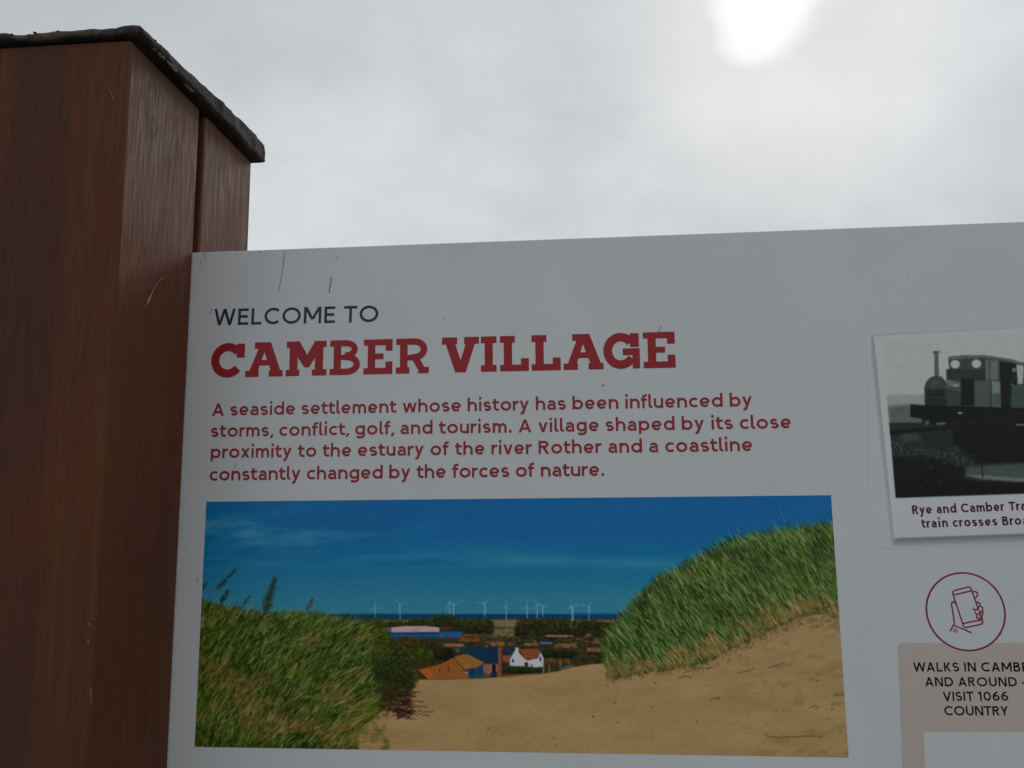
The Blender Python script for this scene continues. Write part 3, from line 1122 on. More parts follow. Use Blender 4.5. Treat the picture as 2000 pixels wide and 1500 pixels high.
# long blue building with pale pink roof
cv.poly([(742, 1226), (766, 1225), (764, 1235), (744, 1232)], (92, 74, 88), .9)
cv.poly([(760, 1234), (903, 1233), (903, 1255), (770, 1256)], (14, 72, 122), 1)
cv.poly([(852, 1234), (903, 1233), (903, 1255), (852, 1256)], (12, 76, 134), 1)
cv.poly([(764, 1235), (858, 1235), (858, 1238), (764, 1238)], (10, 42, 92), .8)
cv.poly([(764.5, 1225.5), (790, 1222.8), (832, 1222.6), (858, 1225.5), (858.5, 1234), (764.5, 1235)], (178, 126, 140), 1)
cv.blob(811, 1231, 12, 5, (176, 92, 108), .5, .2)
cv.poly([(858, 1224.5), (880, 1225), (880, 1230), (858, 1230)], (98, 48, 26), .8)
for x in (863, 880, 896):
    cv.poly([(x - 3.2, 1239), (x - 1, 1239), (x - 1, 1247), (x - 3.2, 1247)], (150, 34, 66), .9, .6)
    cv.poly([(x + .6, 1239), (x + 2.8, 1239), (x + 2.8, 1247), (x + .6, 1247)], (150, 34, 66), .9, .6)
    cv.poly([(x - 1.2, 1240), (x + .8, 1240), (x + .8, 1247), (x - 1.2, 1247)], (70, 60, 110), .8, .6)
cv.line(877, 1247, 877, 1255, 2.2, (90, 110, 150), .8)

# village roofs
def roof(x0, y0, x1, y1, col, wall=None, slope=4):
    cv.poly([(x0 + slope, y0), (x1 - slope, y0), (x1, y1), (x0, y1)], col, 1, .7)
    for _ in range(int((x1 - x0) / 2)):
        xx = rng.uniform(x0 + 1, x1 - 1)
        cv.line(xx, rng.uniform(y0 + 1, y1 - 1), xx + rng.uniform(1, 4), rng.uniform(y0 + 1, y1 - 1), 1.0, vary(col, 9), .5)
    if wall:
        cv.poly([(x0 + 2, y1), (x1 - 2, y1), (x1 - 2, y1 + wall[0]), (x0 + 2, y1 + wall[0])], wall[1], 1, .7)
    cv.line(x0, y1, x1, y1, 1.2, (34, 24, 20), .7)


cv.poly([(700, 1246), (1262, 1246), (1262, 1332), (700, 1332)], (50, 44, 26), .9, 3)
for _ in range(260):
    cv.blob(rng.uniform(900, 1230), rng.uniform(1244, 1300), rng.uniform(1.5, 4), rng.uniform(1.2, 2.6), vary((54, 50, 28), 12), .7, .3)
for _ in range(60):
    cv.line(*(lambda x, y: (x, y, x + rng.uniform(4, 14), y))(rng.uniform(930, 1180), rng.uniform(1241, 1262)), 1.4, vary((104, 88, 64), 18), .55)
for r_ in ((892, 1240, 942, 1254, (112, 58, 24), None, 14), (863, 1257, 908, 1264, (132, 78, 50), (5, (70, 52, 44))), (958, 1253, 986, 1262, (128, 82, 30), (5, (92, 56, 36)), 1),
           (991, 1256, 1004, 1262, (112, 74, 46), None, 1), (1020, 1256, 1054, 1262, (116, 74, 44), (4, (60, 44, 36))),
           (1064, 1240, 1120, 1245, (120, 92, 60), (6, (44, 36, 26)), 1), (1052, 1248, 1082, 1253, (24, 46, 66), (5, (84, 92, 104)), 2),
           (1081, 1256, 1128, 1266, (112, 76, 46), (4, (70, 52, 44))), (1092, 1246, 1120, 1254, (76, 52, 26), None, 1),
           (1157, 1248, 1186, 1259, (104, 60, 34), (4, (60, 40, 34))), (1144, 1265, 1184, 1274, (122, 74, 40), (4, (60, 36, 30))),
           (1062, 1284, 1115, 1297, (96, 58, 30), None), (980, 1265, 1008, 1280, (28, 46, 62), None, 2), (1044, 1264, 1064, 1276, (28, 50, 68), None, 2)):
    roof(*r_)
cv.poly([(1143, 1243), (1150, 1235), (1157, 1243)], (136, 82, 54), 1)
cv.poly([(1145, 1243), (1155, 1243), (1155, 1251), (1145, 1251)], (62, 34, 36), 1)
for p in ((950, 1262), (894, 1271), (1105, 1271), (1046, 1253)):
    cv.blob(p[0], p[1], 4, 2.2, (118, 118, 112), .8, .4)
vr = Canvas(376, 960, 1664, 1486, 1.15); vr.poly([(740, 1222), (1200, 1222), (1200, 1300), (740, 1300)], (1, 1, 1), 1, 2)
gm = cv.a.mean(axis=2, keepdims=True)
mod = 1 + (fbm(U / 5, V / 4, 3) - .5)[..., None] * np.where((V < 1257) & (U < 905), .12, .7)[..., None]
cv.a += vr.a * ((cv.a * .72 + gm * .28) * mod - cv.a)
for _ in range(420):
    x = rng.uniform(905, 1200); y = rng.uniform(1242, 1302)
    if 992 < x < 1066 and y > 1262 or (896 < x < 984 and y > 1262): continue
    cv.blob(x, y, rng.uniform(1.5, 3.6), rng.uniform(1.2, 2.6), vary((44, 46, 26), 12), .7, .25)
# mounds of bush in front
bush(800, 1262, 34, 20, (62, 54, 20), 260, 10)
bush(842, 1270, 26, 17, (46, 44, 20), 170, 9)
bush(828, 1280, 20, 16, (58, 66, 26), 140, 9)
bush(870, 1278, 20, 15, (36, 36, 20), 120, 8)
bush(1072, 1276, 18, 9, (34, 44, 22), 90, 8)
bush(1100, 1278, 30, 9, (36, 42, 20), 120, 8)
# navy roof, brick stack and walls of the near house
cv.poly([(898, 1266), (905, 1264), (973, 1263.5), (973, 1297), (944, 1297), (912, 1280)], (26, 46, 64), 1)
for _ in range(26):
    y = rng.uniform(1266, 1295); x = rng.uniform(912, 965)
    cv.line(x, y, x + 9, y, .8, vary((22, 54, 82), 5), .5)
cv.poly([(973, 1266), (979.5, 1264), (980, 1322), (973.5, 1324)], (112, 70, 56), 1)
cv.poly([(979.5, 1268), (983, 1266), (983, 1318), (980, 1322)], (66, 34, 26), 1)
cv.poly([(944, 1297), (973, 1297), (973, 1322), (944, 1322)], (128, 84, 68), 1)
cv.poly([(944, 1312), (958, 1318), (970, 1322), (944, 1322)], (78, 52, 60), .8)
cv.poly([(961.5, 1298), (968, 1298), (968, 1313), (961.5, 1313)], (10, 14, 24), 1)
cv.poly([(958, 1314), (971, 1312), (971, 1324), (958, 1324)], (22, 38, 58), .9)
cv.poly([(908, 1306), (944, 1296), (944, 1325), (908, 1325)], (30, 60, 82), 1)
cv.poly([(920, 1306), (924, 1306), (924, 1318), (920, 1318)], (14, 34, 60), .8)
# terracotta roof
cv.poly([(817, 1309), (838, 1303), (861, 1297), (886, 1284), (905, 1278), (914, 1278.5), (945, 1294), (930, 1304), (906, 1309), (917, 1321), (914, 1326), (835, 1326)], (128, 76, 42), 1)
cv.poly([(886, 1284), (905, 1278), (914, 1278.5), (945, 1294), (930, 1304), (907, 1308)], (130, 88, 46), .9)
cv.poly([(817, 1309), (838, 1303), (848, 1326), (835, 1326)], (160, 76, 36), .7, 2)
cv.line(886, 1284, 906, 1308, 1.8, (62, 34, 22), .8)
cv.line(817, 1311, 834, 1326, 2.0, (38, 30, 30), .9)
cv.line(905, 1309, 930, 1305, 1.6, (40, 28, 22), .7)
cv.line(930, 1304, 946, 1294, 1.2, (160, 70, 36), .7)
for _ in range(200):
    x = rng.uniform(832, 930); y = rng.uniform(1286, 1324)
    if 1326 - y < (x - 812) * .75 and y > 1284 + max(0, (880 - x) * .32):
        if x < 905 or y < 1303:
            cv.line(x, y, x + rng.uniform(1, 3), y + rng.uniform(1, 3), 1.0, vary((146, 82, 34), 14), .45)
for x, y in ((858.5, 1307), (876, 1303)):
    cv.line(x, y, x + 1, y + 8, 2.0, (54, 38, 24), .9)
    cv.line(x - 2, y + 9, x + 3, y + 7, 1.2, (96, 70, 44), .9)
cv.poly([(908, 1312), (914, 1311), (914, 1316), (909, 1316)], (140, 140, 150), .8)
# white cottage
cv.poly([(1013, 1267.5), (1050, 1267), (1057, 1273), (1051, 1287), (1025, 1288)], (118, 68, 42), 1)
for _ in range(50):
    x = rng.uniform(1016, 1052); y = rng.uniform(1268, 1285)
    cv.line(x, y, x + 2, y + 3, 1.0, vary((128, 66, 34), 12), .5)
cv.poly([(995.5, 1288), (1006, 1270), (1007, 1265), (1012.5, 1265), (1013.5, 1275), (1024.5, 1287), (1030, 1290), (1051, 1286), (1056, 1274), (1062, 1286), (1060, 1302), (1030, 1305), (996, 1300)], (168, 174, 192), 1)
cv.poly([(1000, 1287), (1003.5, 1287), (1003.5, 1293.5), (1000, 1293.5)], (22, 26, 40), 1, .5)
cv.poly([(1054, 1283), (1057, 1283), (1057, 1291.5), (1054, 1291.5)], (22, 26, 40), 1, .5)
cv.poly([(1024, 1293), (1032, 1294), (1032, 1304), (1024, 1303)], (40, 34, 46), .9, .7)
cv.blob(1038, 1300, 5, 4.5, (120, 82, 92), .8, .3)
cv.poly([(981, 1280), (996, 1280), (995, 1293), (982, 1293)], (134, 76, 62), .8, .9)
cv.line(992, 1300, 1018, 1301, 2.2, (90, 84, 84), .6)
bush(1020, 1309, 42, 8, (34, 48, 24), 220, 8, (1.2, 2.4))
for x, y0, y1 in ((1061.5, 1286, 1317), (1073.2, 1298, 1314), (1094, 1293, 1302)):
    cv.line(x, y0, x, y1, 1.7, (136, 128, 116), .85)
cv.poly([(1092, 1306), (1112, 1298), (1126, 1300), (1100, 1310)], (84, 90, 100), .7)
# sand
sand = [(600, 1490), (600, 1400), (740, 1340), (800, 1336), (820, 1327), (880, 1327), (940, 1325), (985, 1322), (1020, 1318), (1060, 1316), (1090, 1311), (1120, 1303), (1150, 1298), (1175, 1296),
        (1300, 1270), (1460, 1225), (1560, 1190), (1664, 1180), (1664, 1490)]
cv.poly(sand, (141, 114, 79), 1, 1)
cv.poly([(980, 1318.5), (1050, 1315), (1056, 1318), (985, 1324)], (128, 78, 46), .7, 1)
tm = np.zeros(cv.U.shape, np.float32)
t2 = Canvas(376, 960, 1664, 1486, 1.15); t2.poly(sand, (1, 1, 1), 1, 1); tm = t2.a[..., 0]
sn = fbm(U / 90 + 3, V / 30, 4) - .5
sf = fbm(U / 7, V / 3.5, 3) - .5
cv.a += (tm * (sn * 22 + sf * 9))[..., None] * C_(1, .9, .75)
rt = np.clip((U - 1250) / 300, 0, 1) * tm
cv.a += (rt * .5)[..., None] * (C_(137, 116, 80) + (sn * 20)[..., None] - cv.a)
mo_ = np.clip((fbm(U / 26 + 50, V / 9 + (U / 60), 4) - .53) * 5, 0, 1) * np.clip((U - 1380) / 150, 0, 1) * tm
cv.a += (mo_ * .45)[..., None] * (C_(112, 86, 56) - cv.a)
for x, y, r in ((954, 1422, 2), (1159, 1399, 2.2), (1201, 1372, 2.0), (1272, 1381, 1.6), (1087, 1454, 1.6), (1280, 1334, 1.8), (974, 1343, 1.3), (1172, 1347, 1.2), (1404, 1363, 2), (1597, 1329, 2),
                (1594, 1384, 2), (1625, 1385, 2), (1572, 1437, 1.5), (1641, 1427, 1.6), (1207, 1411, 1.6), (1083, 1441, 1.5), (1516, 1388, 1.4), (1496, 1415, 1.4), (1361, 1408, 1.2)):
    cv.blob(x, y, r * 1.5, r, (52, 34, 26), .9, .3)
for pts in (((1627, 1358), (1636, 1357), (1646, 1356), (1656, 1355)), ((1494, 1432), (1500, 1438), (1520, 1440), (1560, 1438), (1590, 1437), (1606, 1439)), ((1440, 1314), (1462, 1310), (1474, 1304)),
            ((1500, 1304), (1515, 1300), (1530, 1294)), ((1335, 1313), (1360, 1306), (1392, 1303)), ((1580, 1382), (1590, 1378), (1600, 1380)), ((1324, 1324), (1340, 1320), (1350, 1322)), ((1385, 1367), (1396, 1363), (1406, 1363))):
    for a, b_ in zip(pts[:-1], pts[1:]):
        cv.line(a[0], a[1], b_[0], b_[1], 1.4, (70, 48, 34), .7)
        cv.line(a[0], a[1] + 1.5, b_[0], b_[1] + 1.5, 1.2, (84, 62, 42), .4)


def blades(region, n_, lean, length, cols, wd=(.8, 1.7), al=(.5, .9), curve=.3, order=True, lean_fn=None):
    x0, y0, x1, y1 = region[1]
    pts = []
    poly_ = np.array(region[0], float)
    while len(pts) < n_:
        x = rng.uniform(x0, x1, 4000); y = rng.uniform(y0, y1, 4000)
        ins = np.zeros(x.shape, bool)
        for k in range(len(poly_)):
            a0, b0 = poly_[k]; a1, b1 = poly_[(k + 1) % len(poly_)]
            if b0 != b1:
                ins ^= ((b0 > y) != (b1 > y)) & (x < (a1 - a0) * (y - b0) / (b1 - b0) + a0)
        pts += list(zip(x[ins], y[ins]))
    pts = pts[:n_]
    if order:
        pts.sort(key=lambda q: q[1])
    for x, y in pts:
        L_ = rng.uniform(*length)
        an = math.radians(rng.normal(*lean) + (lean_fn(x) if lean_fn else 0))
        c_ = cols(x, y)
        w_ = rng.uniform(*wd)
        a_ = rng.uniform(*al)
        mx, my = x + L_ * .5 * math.cos(an), y - L_ * .5 * math.sin(an)
        an2 = an + curve * rng.uniform(-.5, 1) * (-1 if lean[0] < 90 else 1)
        cv.line(x, y, mx, my, w_, c_, a_)
        cv.line(mx, my, mx + L_ * .5 * math.cos(an2), my - L_ * .5 * math.sin(an2), w_, c_, a_, .4)


def tone_field(x, y, sx, sy, ox):
    return float(fbm(np.array([x / sx + ox]), np.array([y / sy + ox]), 3)[0])


# right-hand dune grass
GR = [(1176, 1262), (1200, 1225), (1226, 1194), (1251, 1166), (1284, 1132), (1334, 1110), (1370, 1088), (1417, 1062), (1478, 1046), (1550, 1034), (1640, 1022), (1652, 1212), (1600, 1196), (1568, 1206), (1496, 1236),
      (1424, 1272), (1370, 1298), (1300, 1310), (1250, 1318), (1190, 1327), (1182, 1300)]
cv.poly(GR, (58, 72, 36), 1, 3, 6)


def gcol_r(x, y):
    base_y = np.interp(x, [1180, 1280, 1370, 1424, 1496, 1568, 1650], [1327, 1313, 1298, 1272, 1236, 1206, 1210])
    k = (base_y - y) / 95.0
    f = tone_field(x, y, 34, 26, 5)
    if rng.random() > np.clip(k * (3.0 if x < 1380 else 2.1) + (f - .5) * 2.6, .04, 1):
        return vary((126, 98, 58), 18)
    r = rng.random()
    if r < .26: return vary((20, 32, 18), 6)
    if r < .42: return vary((118, 126, 74), 16)
    return vary(np.array((60, 86, 38)) * (.42 + 1.1 * f), 14)


blades((GR, (1170, 1015, 1652, 1330)), 13500, (124, 10), (7, 21), gcol_r, wd=(.6, 1.3), al=(.65, 1.0))
blades((GR, (1170, 1015, 1652, 1330)), 420, (122, 9), (14, 34), lambda x, y: vary((134, 140, 88), 16), wd=(.9, 1.5), al=(.45, .8))
for _ in range(70):                            # seed heads against the sky
    x = rng.uniform(1200, 1640); y = np.interp(x, [1176, 1226, 1284, 1370, 1478, 1640], [1262, 1194, 1132, 1088, 1046, 1022])
    L_ = rng.uniform(8, 26)
    an = math.radians(rng.normal(118, 9))
    cv.line(x, y + 4, x + L_ * math.cos(an), y - L_ * math.sin(an), 1.2, vary((84, 112, 84), 12), .6, .5)
for x, y, L_, a_ in ((1342, 1190, 66, 113), (1445, 1040, 18, 128), (1515, 1030, 20, 112), (1535, 1020, 32, 118), (1405, 1075, 24, 100), (1575, 1075, 40, 112), (1496, 1165, 60, 116), (1390, 1190, 50, 120)):
    an = math.radians(a_)
    cv.line(x, y, x + L_ * math.cos(an), y - L_ * math.sin(an), 1.5, (126, 132, 92), .75, .7)
for _ in range(420):                           # broken tan litter along the foot
    x = rng.uniform(1184, 1650); y = np.interp(x, [1180, 1280, 1370, 1424, 1496, 1568, 1650], [1325, 1313, 1300, 1278, 1244, 1214, 1216]) + rng.normal(0, 6)
    cv.line(x, y, x + rng.uniform(-5, 8), y + rng.uniform(-7, 2), 1.2, vary((116, 86, 52) if rng.random() < .55 else (62, 50, 30), 14), .7)
for x, y in ((1502, 1229), (1597, 1190), (1612, 1184), (1460, 1253)):
    for _ in range(26):
        cv.blob(x + rng.normal(0, 6), y + rng.normal(0, 3), 2.4, 1.5, vary((40, 52, 26), 12), .6, .2)

# left-hand grass
GL = [(380, 1172), (400, 1172), (448, 1188), (513, 1196), (560, 1196), (613, 1196), (664, 1206), (732, 1216), (745, 1238), (772, 1262), (808, 1304), (819, 1326), (806, 1348), (760, 1380), (716, 1414), (700, 1440),
      (700, 1470), (376, 1470)]
cv.poly(GL, (56, 66, 26), 1, 3, 6)
for _ in range(900):
    x = rng.uniform(376, 760); y = rng.uniform(1200, 1465)
    f = tone_field(x, y, 40, 30, 11)
    cv.blob(x, y, rng.uniform(5, 12), rng.uniform(3, 8), vary(np.array((58, 70, 26)) * (.45 + 1.0 * f), 6), .5, .1)
bush(765, 1300, 44, 46, (44, 50, 24), 560, 10, (1.5, 3.4))
bush(735, 1260, 30, 34, (66, 72, 26), 260, 10, (1.5, 3.4))
bush(786, 1322, 28, 20, (44, 50, 24), 220, 12, (1.2, 2.6))
bush(752, 1352, 24, 18, (56, 56, 26), 160, 14, (1.1, 2.2))
for _ in range(500):
    cv.blob(rng.uniform(726, 812), rng.uniform(1262, 1344), 1.5, 1.1, vary((92, 104, 70), 18), .5, .2)
for _ in range(26):                            # low sand ripples shaded by the grass
    y = rng.uniform(1418, 1462); x = rng.uniform(690, 740)
    cv.line(x, y, x + rng.uniform(30, 90), y + rng.uniform(2, 9), 1.8, (104, 80, 46), .3, .6)


def gcol_l(x, y):
    f = tone_field(x, y, 46, 30, 2)
    k = (y - 1190) / 270.0
    r = rng.random()
    if rng.random() < np.clip((k - .55) * .9 + (tone_field(x, y, 60, 34, 8) - .5) * 3.4 + np.clip((520 - x) / 400, 0, .3) * k, .03, .66):
        return vary((108, 82, 46), 20)
    if r < .30: return vary((20, 27, 13), 6)
    if r < .44: return vary((122, 124, 62), 16)
    return vary(np.array((56, 80, 31)) * (.36 + 1.15 * f), 14)


GL2 = [(380, 1176), (448, 1192), (513, 1200), (613, 1202), (664, 1212), (720, 1226), (726, 1270), (716, 1310), (728, 1340), (740, 1360), (716, 1400), (694, 1440), (690, 1470), (376, 1470)]
lean_l = lambda x: 60 - 22 * np.clip((x - 420) / 300, 0, 1)
blades((GL2, (376, 1176, 760, 1470)), 16000, (0, 13), (6, 19), gcol_l, wd=(.6, 1.3), al=(.65, 1.0), lean_fn=lean_l)
blades((GL2, (376, 1190, 760, 1470)), 460, (0, 11), (14, 40), lambda x, y: vary((132, 128, 74), 16), wd=(.9, 1.5), al=(.4, .8), lean_fn=lean_l)
for _ in range(130):
    x = rng.uniform(380, 700); y = np.interp(x, [380, 448, 513, 613, 664, 732], [1176, 1190, 1198, 1198, 1208, 1218]) + 5
    L_ = rng.uniform(8, 30); an = math.radians(rng.normal(58, 12))
    cv.line(x, y, x + L_ * math.cos(an), y - L_ * math.sin(an), 1.1, vary((70, 104, 74), 14), .55, .4)
for _ in range(60):                            # tan blades leaning out over the sand
    x = rng.uniform(660, 716); y = rng.uniform(1370, 1455); L_ = rng.uniform(30, 70)
    an = math.radians(rng.normal(26, 9))
    cv.line(x, y, x + L_ * math.cos(an), y - L_ * math.sin(an), 1.4, vary((120, 104, 54), 14), .75, .5)
for (x, y, L_) in ((432, 1292, 70), (446, 1216, 55), (700, 1330, 60), (505, 1230, 50), (560, 1320, 60)):
    an = math.radians(62)
    for k in range(7):
        cv.line(x + k * 1.5, y + k, x + k * 1.5 + L_ * .5 * math.cos(an), y - L_ * .5 * math.sin(an), 1.6, vary((134, 118, 62), 8), .6, .6)


def sprig(x, y, L_, ang, n_, col, wd=5):
    an = math.radians(ang)
    cv.line(x, y, x + L_ * math.cos(an), y - L_ * math.sin(an), 1.2, col, .9)
    for _ in range(n_):
        t = rng.uniform(0, 1); px, py = x + L_ * t * math.cos(an), y - L_ * t * math.sin(an)
        a2 = an + rng.choice([-1, 1]) * rng.uniform(.4, 1.0); l2 = rng.uniform(.4, 1.0) * wd * (1.15 - t * .7)
        cv.line(px, py, px + l2 * math.cos(a2), py - l2 * math.sin(a2), 1.5, vary(col, 6), .9, .9)


sprig(516, 1196, 70, 72, 130, (40, 48, 40), 17)
sprig(424, 1150, 52, 46, 60, (40, 50, 42), 8)
sprig(432, 1178, 26, 62, 40, (36, 46, 36), 12)
sprig(600, 1194, 28, 66, 34, (74, 52, 44), 8)
sprig(393, 1152, 18, 50, 20, (36, 44, 38), 7)
sprig(468, 1192, 34, 55, 30, (48, 66, 46), 9)
# dark twiggy plant spilling on the sand
for _ in range(130):
    x = rng.uniform(738, 796); y = 1352 + rng.uniform(-8, 50)
    L_ = rng.uniform(8, 40) * (.5 + .5 * (800 - x) / 60)
    an = math.radians(rng.normal(4, 14))
    c_ = vary((60, 42, 32), 10)
    x1, y1 = x + L_ * math.cos(an), y - L_ * math.sin(an)
    if x1 > 852: continue
    cv.line(x, y, x1, y1, 1.1, c_, .75)
    for t in np.arange(.2, 1.05, .16):
        cv.blob(x + (x1 - x) * t, y + (y1 - y) * t + rng.choice([-1.6, 1.6]), 1.7, 1.5, vary((42, 28, 24), 7), .85, .3)
for y, L_ in ((1349, 48), (1368, 54), (1387, 74), (1394, 66), (1402, 40), (1358, 40), (1378, 60), (1340, 40)):
    x = 776
    for k in range(int(L_ / 3)):
        cv.blob(x + k * 3, y + rng.uniform(-2, 2) + k * .15, 1.9, 1.5, (40, 26, 24), .9, .3)
cv.blur(1)
cv.a *= (1 + (fbm(U / 2.2, V / 2.2, 2)[..., None] - .5) * .10)
cv.a = cv.a * .88
picture('landscape_picture', cv, ((403.3, 979.9), (1623, 967.2), (1657.3, 1479.4), (380.3, 1458.6)), 1060, 415, 0,
        'colour picture of sand dunes, marram grass, village roofs and wind turbines')

# ---- the old train photograph, on its own printed card with a soft printed shadow
WHT = np.array((139, 142, 146), np.float32)
tv = Canvas(1690, 625, 2230, 1075, 1.1)
pw = np.array(WHITE) * K + SPEC
PAPER = np.where(pw <= .0031308, pw * 12.92, 1.055 * pw ** (1 / 2.4) - .055) * 255
tv.fill(PAPER)
U, V = tv.U, tv.V
card = [(1706, 656), (2210, 629), (2230, 1034), (1746, 1051)]
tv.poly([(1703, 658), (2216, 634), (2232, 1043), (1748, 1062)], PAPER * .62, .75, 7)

tv.poly(card, PAPER * 1.03, 1, .8)
pic = [(1722, 664), (2205, 640), (2228, 957), (1749, 973)]
tv.poly(pic, (133, 135, 134), 1, .9)
far = [(1730, 771), (1800, 770), (1900, 768), (2210, 765), (2214, 800), (1732, 805)]
tv.poly(far, (110, 118, 110), .9, 2)
tv.poly([(1732, 794), (1780, 790), (1830, 796), (2214, 800), (2222, 860), (1738, 838)], (66, 80, 72), .95, 6)
for _ in range(260):
    tv.blob(rng.uniform(1732, 1830), rng.uniform(792, 832), rng.uniform(2, 6), rng.uniform(1, 3), vary((62, 76, 68), 12), .35, .1)
tv.poly([(1734, 826), (2222, 820), (2228, 957), (1749, 973), (1738, 850)], (30, 38, 36), 1, 2)
# engine
dk = (28, 34, 34)
tv.poly([(1822, 686), (1835, 685), (1834.5, 690), (1832.5, 691), (1834, 738), (1825, 738), (1824.5, 691), (1822, 690)], (66, 76, 70), 1, .9)
tv.poly([(1806, 790), (1805, 757), (1809, 745), (1817, 737), (1828, 734), (1840, 737), (1848, 746), (1862, 752), (1880, 756), (1880, 800), (1806, 800)], (46, 56, 54), 1, 1)
tv.poly([(1808, 760), (1846, 760), (1850, 800), (1808, 800)], (26, 32, 34), .9, 4)
tv.blob(1826, 748, 12, 8, (70, 80, 74), .6, .1)
tv.poly([(1848, 722), (1854, 720), (1852, 702), (1853, 697), (1880, 694), (1925, 694), (1975, 702), (2000, 709), (2000, 800), (1860, 800), (1848, 742)], (44, 54, 50), 1, 1)
tv.poly([(1853, 697), (1880, 694), (1925, 694), (1975, 702), (2000, 709), (2000, 713), (1960, 703), (1920, 699), (1855, 702)], (72, 86, 72), 1, .9)
tv.poly([(1850, 722), (1922, 722), (1924, 742), (1850, 740)], (36, 42, 42), .9, 1.5)
for x, y in ((1865.5, 711.5), (1907, 710.5)):
    tv.blob(x, y, 10.5, 9.5, (132, 140, 132), 1, .75)
tv.poly([(1878, 705), (1896, 705), (1896, 720), (1878, 720)], (52, 60, 54), .8, 1.5)
tv.poly([(1848, 741), (1876, 748), (1874, 757), (1850, 754)], (86, 98, 92), .8, 2)
tv.blob(1866, 753, 9, 3, (118, 136, 128), .8, .2)
tv.poly([(1877, 740), (1902, 740), (1902, 792), (1877, 792)], (18, 20, 28), 1, 2)
tv.poly([(1904, 744), (1934, 744), (1934, 796), (1904, 796)], (58, 68, 64), 1, 1.2)
tv.poly([(1924, 703), (1950, 704), (1950, 742), (1926, 742)], (76, 88, 82), 1, 2)
tv.poly([(1930, 705), (1935, 705), (1935, 742), (1930, 742)], (52, 62, 58), .7, 1)
tv.poly([(1936, 744), (1953, 746), (1955, 795), (1939, 795)], (84, 100, 94), 1, 1.5)
tv.poly([(1939, 768), (1954, 768), (1955, 795), (1940, 795)], (48, 66, 60), .8, 2)
tv.poly([(1952, 706), (1986, 712), (1986, 750), (1976, 760), (1974, 806), (1956, 806)], (22, 26, 30), 1, 1)
tv.poly([(1985, 712), (1999, 714), (1999, 728), (1997, 750), (1987, 750)], (118, 132, 124), 1, 1)
tv.blob(1981, 724, 6, 7, (84, 92, 88), .8, .2)
tv.line(1974, 750, 1982, 755, 2, (110, 120, 116), .8)
tv.poly([(1976, 752), (2010, 750), (2010, 800), (1974, 800)], (42, 66, 56), 1, 1.5)
# small things on the engine: rods, dome, rivets, window bars, driver
tv.blob(1838, 738, 5, 4, (60, 70, 66), .8, .4)
tv.line(1848, 757, 1876, 763, 1.6, (92, 104, 98), .6)
tv.line(1806, 775, 1850, 777, 1.2, (66, 76, 72), .5)
tv.line(1822, 744, 1822, 770, 1.4, (84, 94, 88), .35)
for y in (748, 758, 768, 778, 788):
    tv.blob(1937, y, 1.3, 1.3, (30, 36, 34), .7, .3)
    tv.blob(1906, y, 1.3, 1.3, (80, 90, 86), .5, .3)
for x in range(1862, 2000, 9):
    tv.blob(x, 799, 1.6, 1.1, (74, 82, 80), .45, .3)
tv.line(1886, 695, 1886, 722, 1.6, (32, 38, 36), .7)
tv.line(1922, 697, 1922, 744, 1.8, (34, 40, 38), .7)
tv.line(1862, 812, 1950, 818, 2.0, (60, 66, 64), .5)
tv.line(1880, 822, 1960, 812, 1.6, (72, 78, 76), .4)
for x in (1880, 1916, 1952):
    tv.blob(x, 820, 9, 9, (14, 14, 18), .9, .75)
    tv.blob(x, 820, 3, 3, (70, 76, 74), .5, .3)
tv.blob(1980, 722, 4.5, 5, (104, 104, 98), .8, .4)
tv.poly([(1974, 727), (1986, 727), (1988, 748), (1973, 748)], (30, 34, 36), .8, 1.2)
# second carriage beyond the frame
tv.poly([(2000, 700), (2212, 694), (2218, 800), (2000, 802)], (40, 50, 46), 1, 1)
for x in (2030, 2070, 2110, 2150, 2190):
    tv.poly([(x - 12, 712), (x + 12, 711), (x + 12, 745), (x - 12, 746)], (112, 122, 116), .9, 1)
tv.poly([(1778, 790), (1810, 792), (2000, 797), (2222, 797), (2224, 828), (1860, 826), (1800, 818), (1778, 814)], (18, 20, 24), 1, 1)
for x, y in ((1812, 824), (1822, 826), (1846, 826)):
    tv.blob(x, y, 6, 5, (16, 16, 20), 1, .5)
tv.poly([(1800, 818), (1860, 824), (1850, 832), (1804, 830)], (20, 22, 26), .9, 1)
tv.line(1802, 818, 1802, 828, 1.5, (24, 26, 28), .9)
tv.poly([(1806, 824), (1812, 820), (1816, 828), (1806, 831)], (80, 88, 88), .7, 1)
tv.poly([(1828, 826), (1848, 825), (1846, 829), (1830, 830)], (86, 96, 94), .8, 1)
tv.blob(1875, 806.5, 7, 2.8, (126, 132, 130), .95, .3)
for x, y in ((1965, 817), (1974, 816), (1948, 822), (1995, 806)):
    tv.blob(x, y, 6, 1.6, (54, 62, 62), .7, .2)
# girder, banks and water below
tv.poly([(1737, 838), (1850, 830), (2225, 822), (2225, 832), (1860, 838), (1738, 850)], (20, 22, 24), 1, 1)
tv.line(1738, 839, 1850, 831, 1.4, (70, 78, 78), .5)
tv.line(1985, 830, 2010, 829, 3, (96, 116, 106), .7)
for _ in range(900):
    x = rng.uniform(1742, 1900); y = rng.uniform(848, 925)
    if y > 905 - (x - 1742) * .1 + 20: continue
    k = 1 - abs(y - 872 - (x - 1742) * .22) / 40
    if k <= 0: continue
    tv.blob(x, y, rng.uniform(1, 4), rng.uniform(1, 3), vary(np.array((54, 64, 58)) * (.3 + .9 * k), 14), .4 * k + .15, .1)
tv.poly([(1758, 848), (1792, 846), (1798, 860), (1764, 864)], (66, 72, 68), .55, 5)
tv.poly([(1862, 866), (1882, 864), (1900, 876), (1896, 884), (1870, 878)], (70, 90, 84), .6, 4)
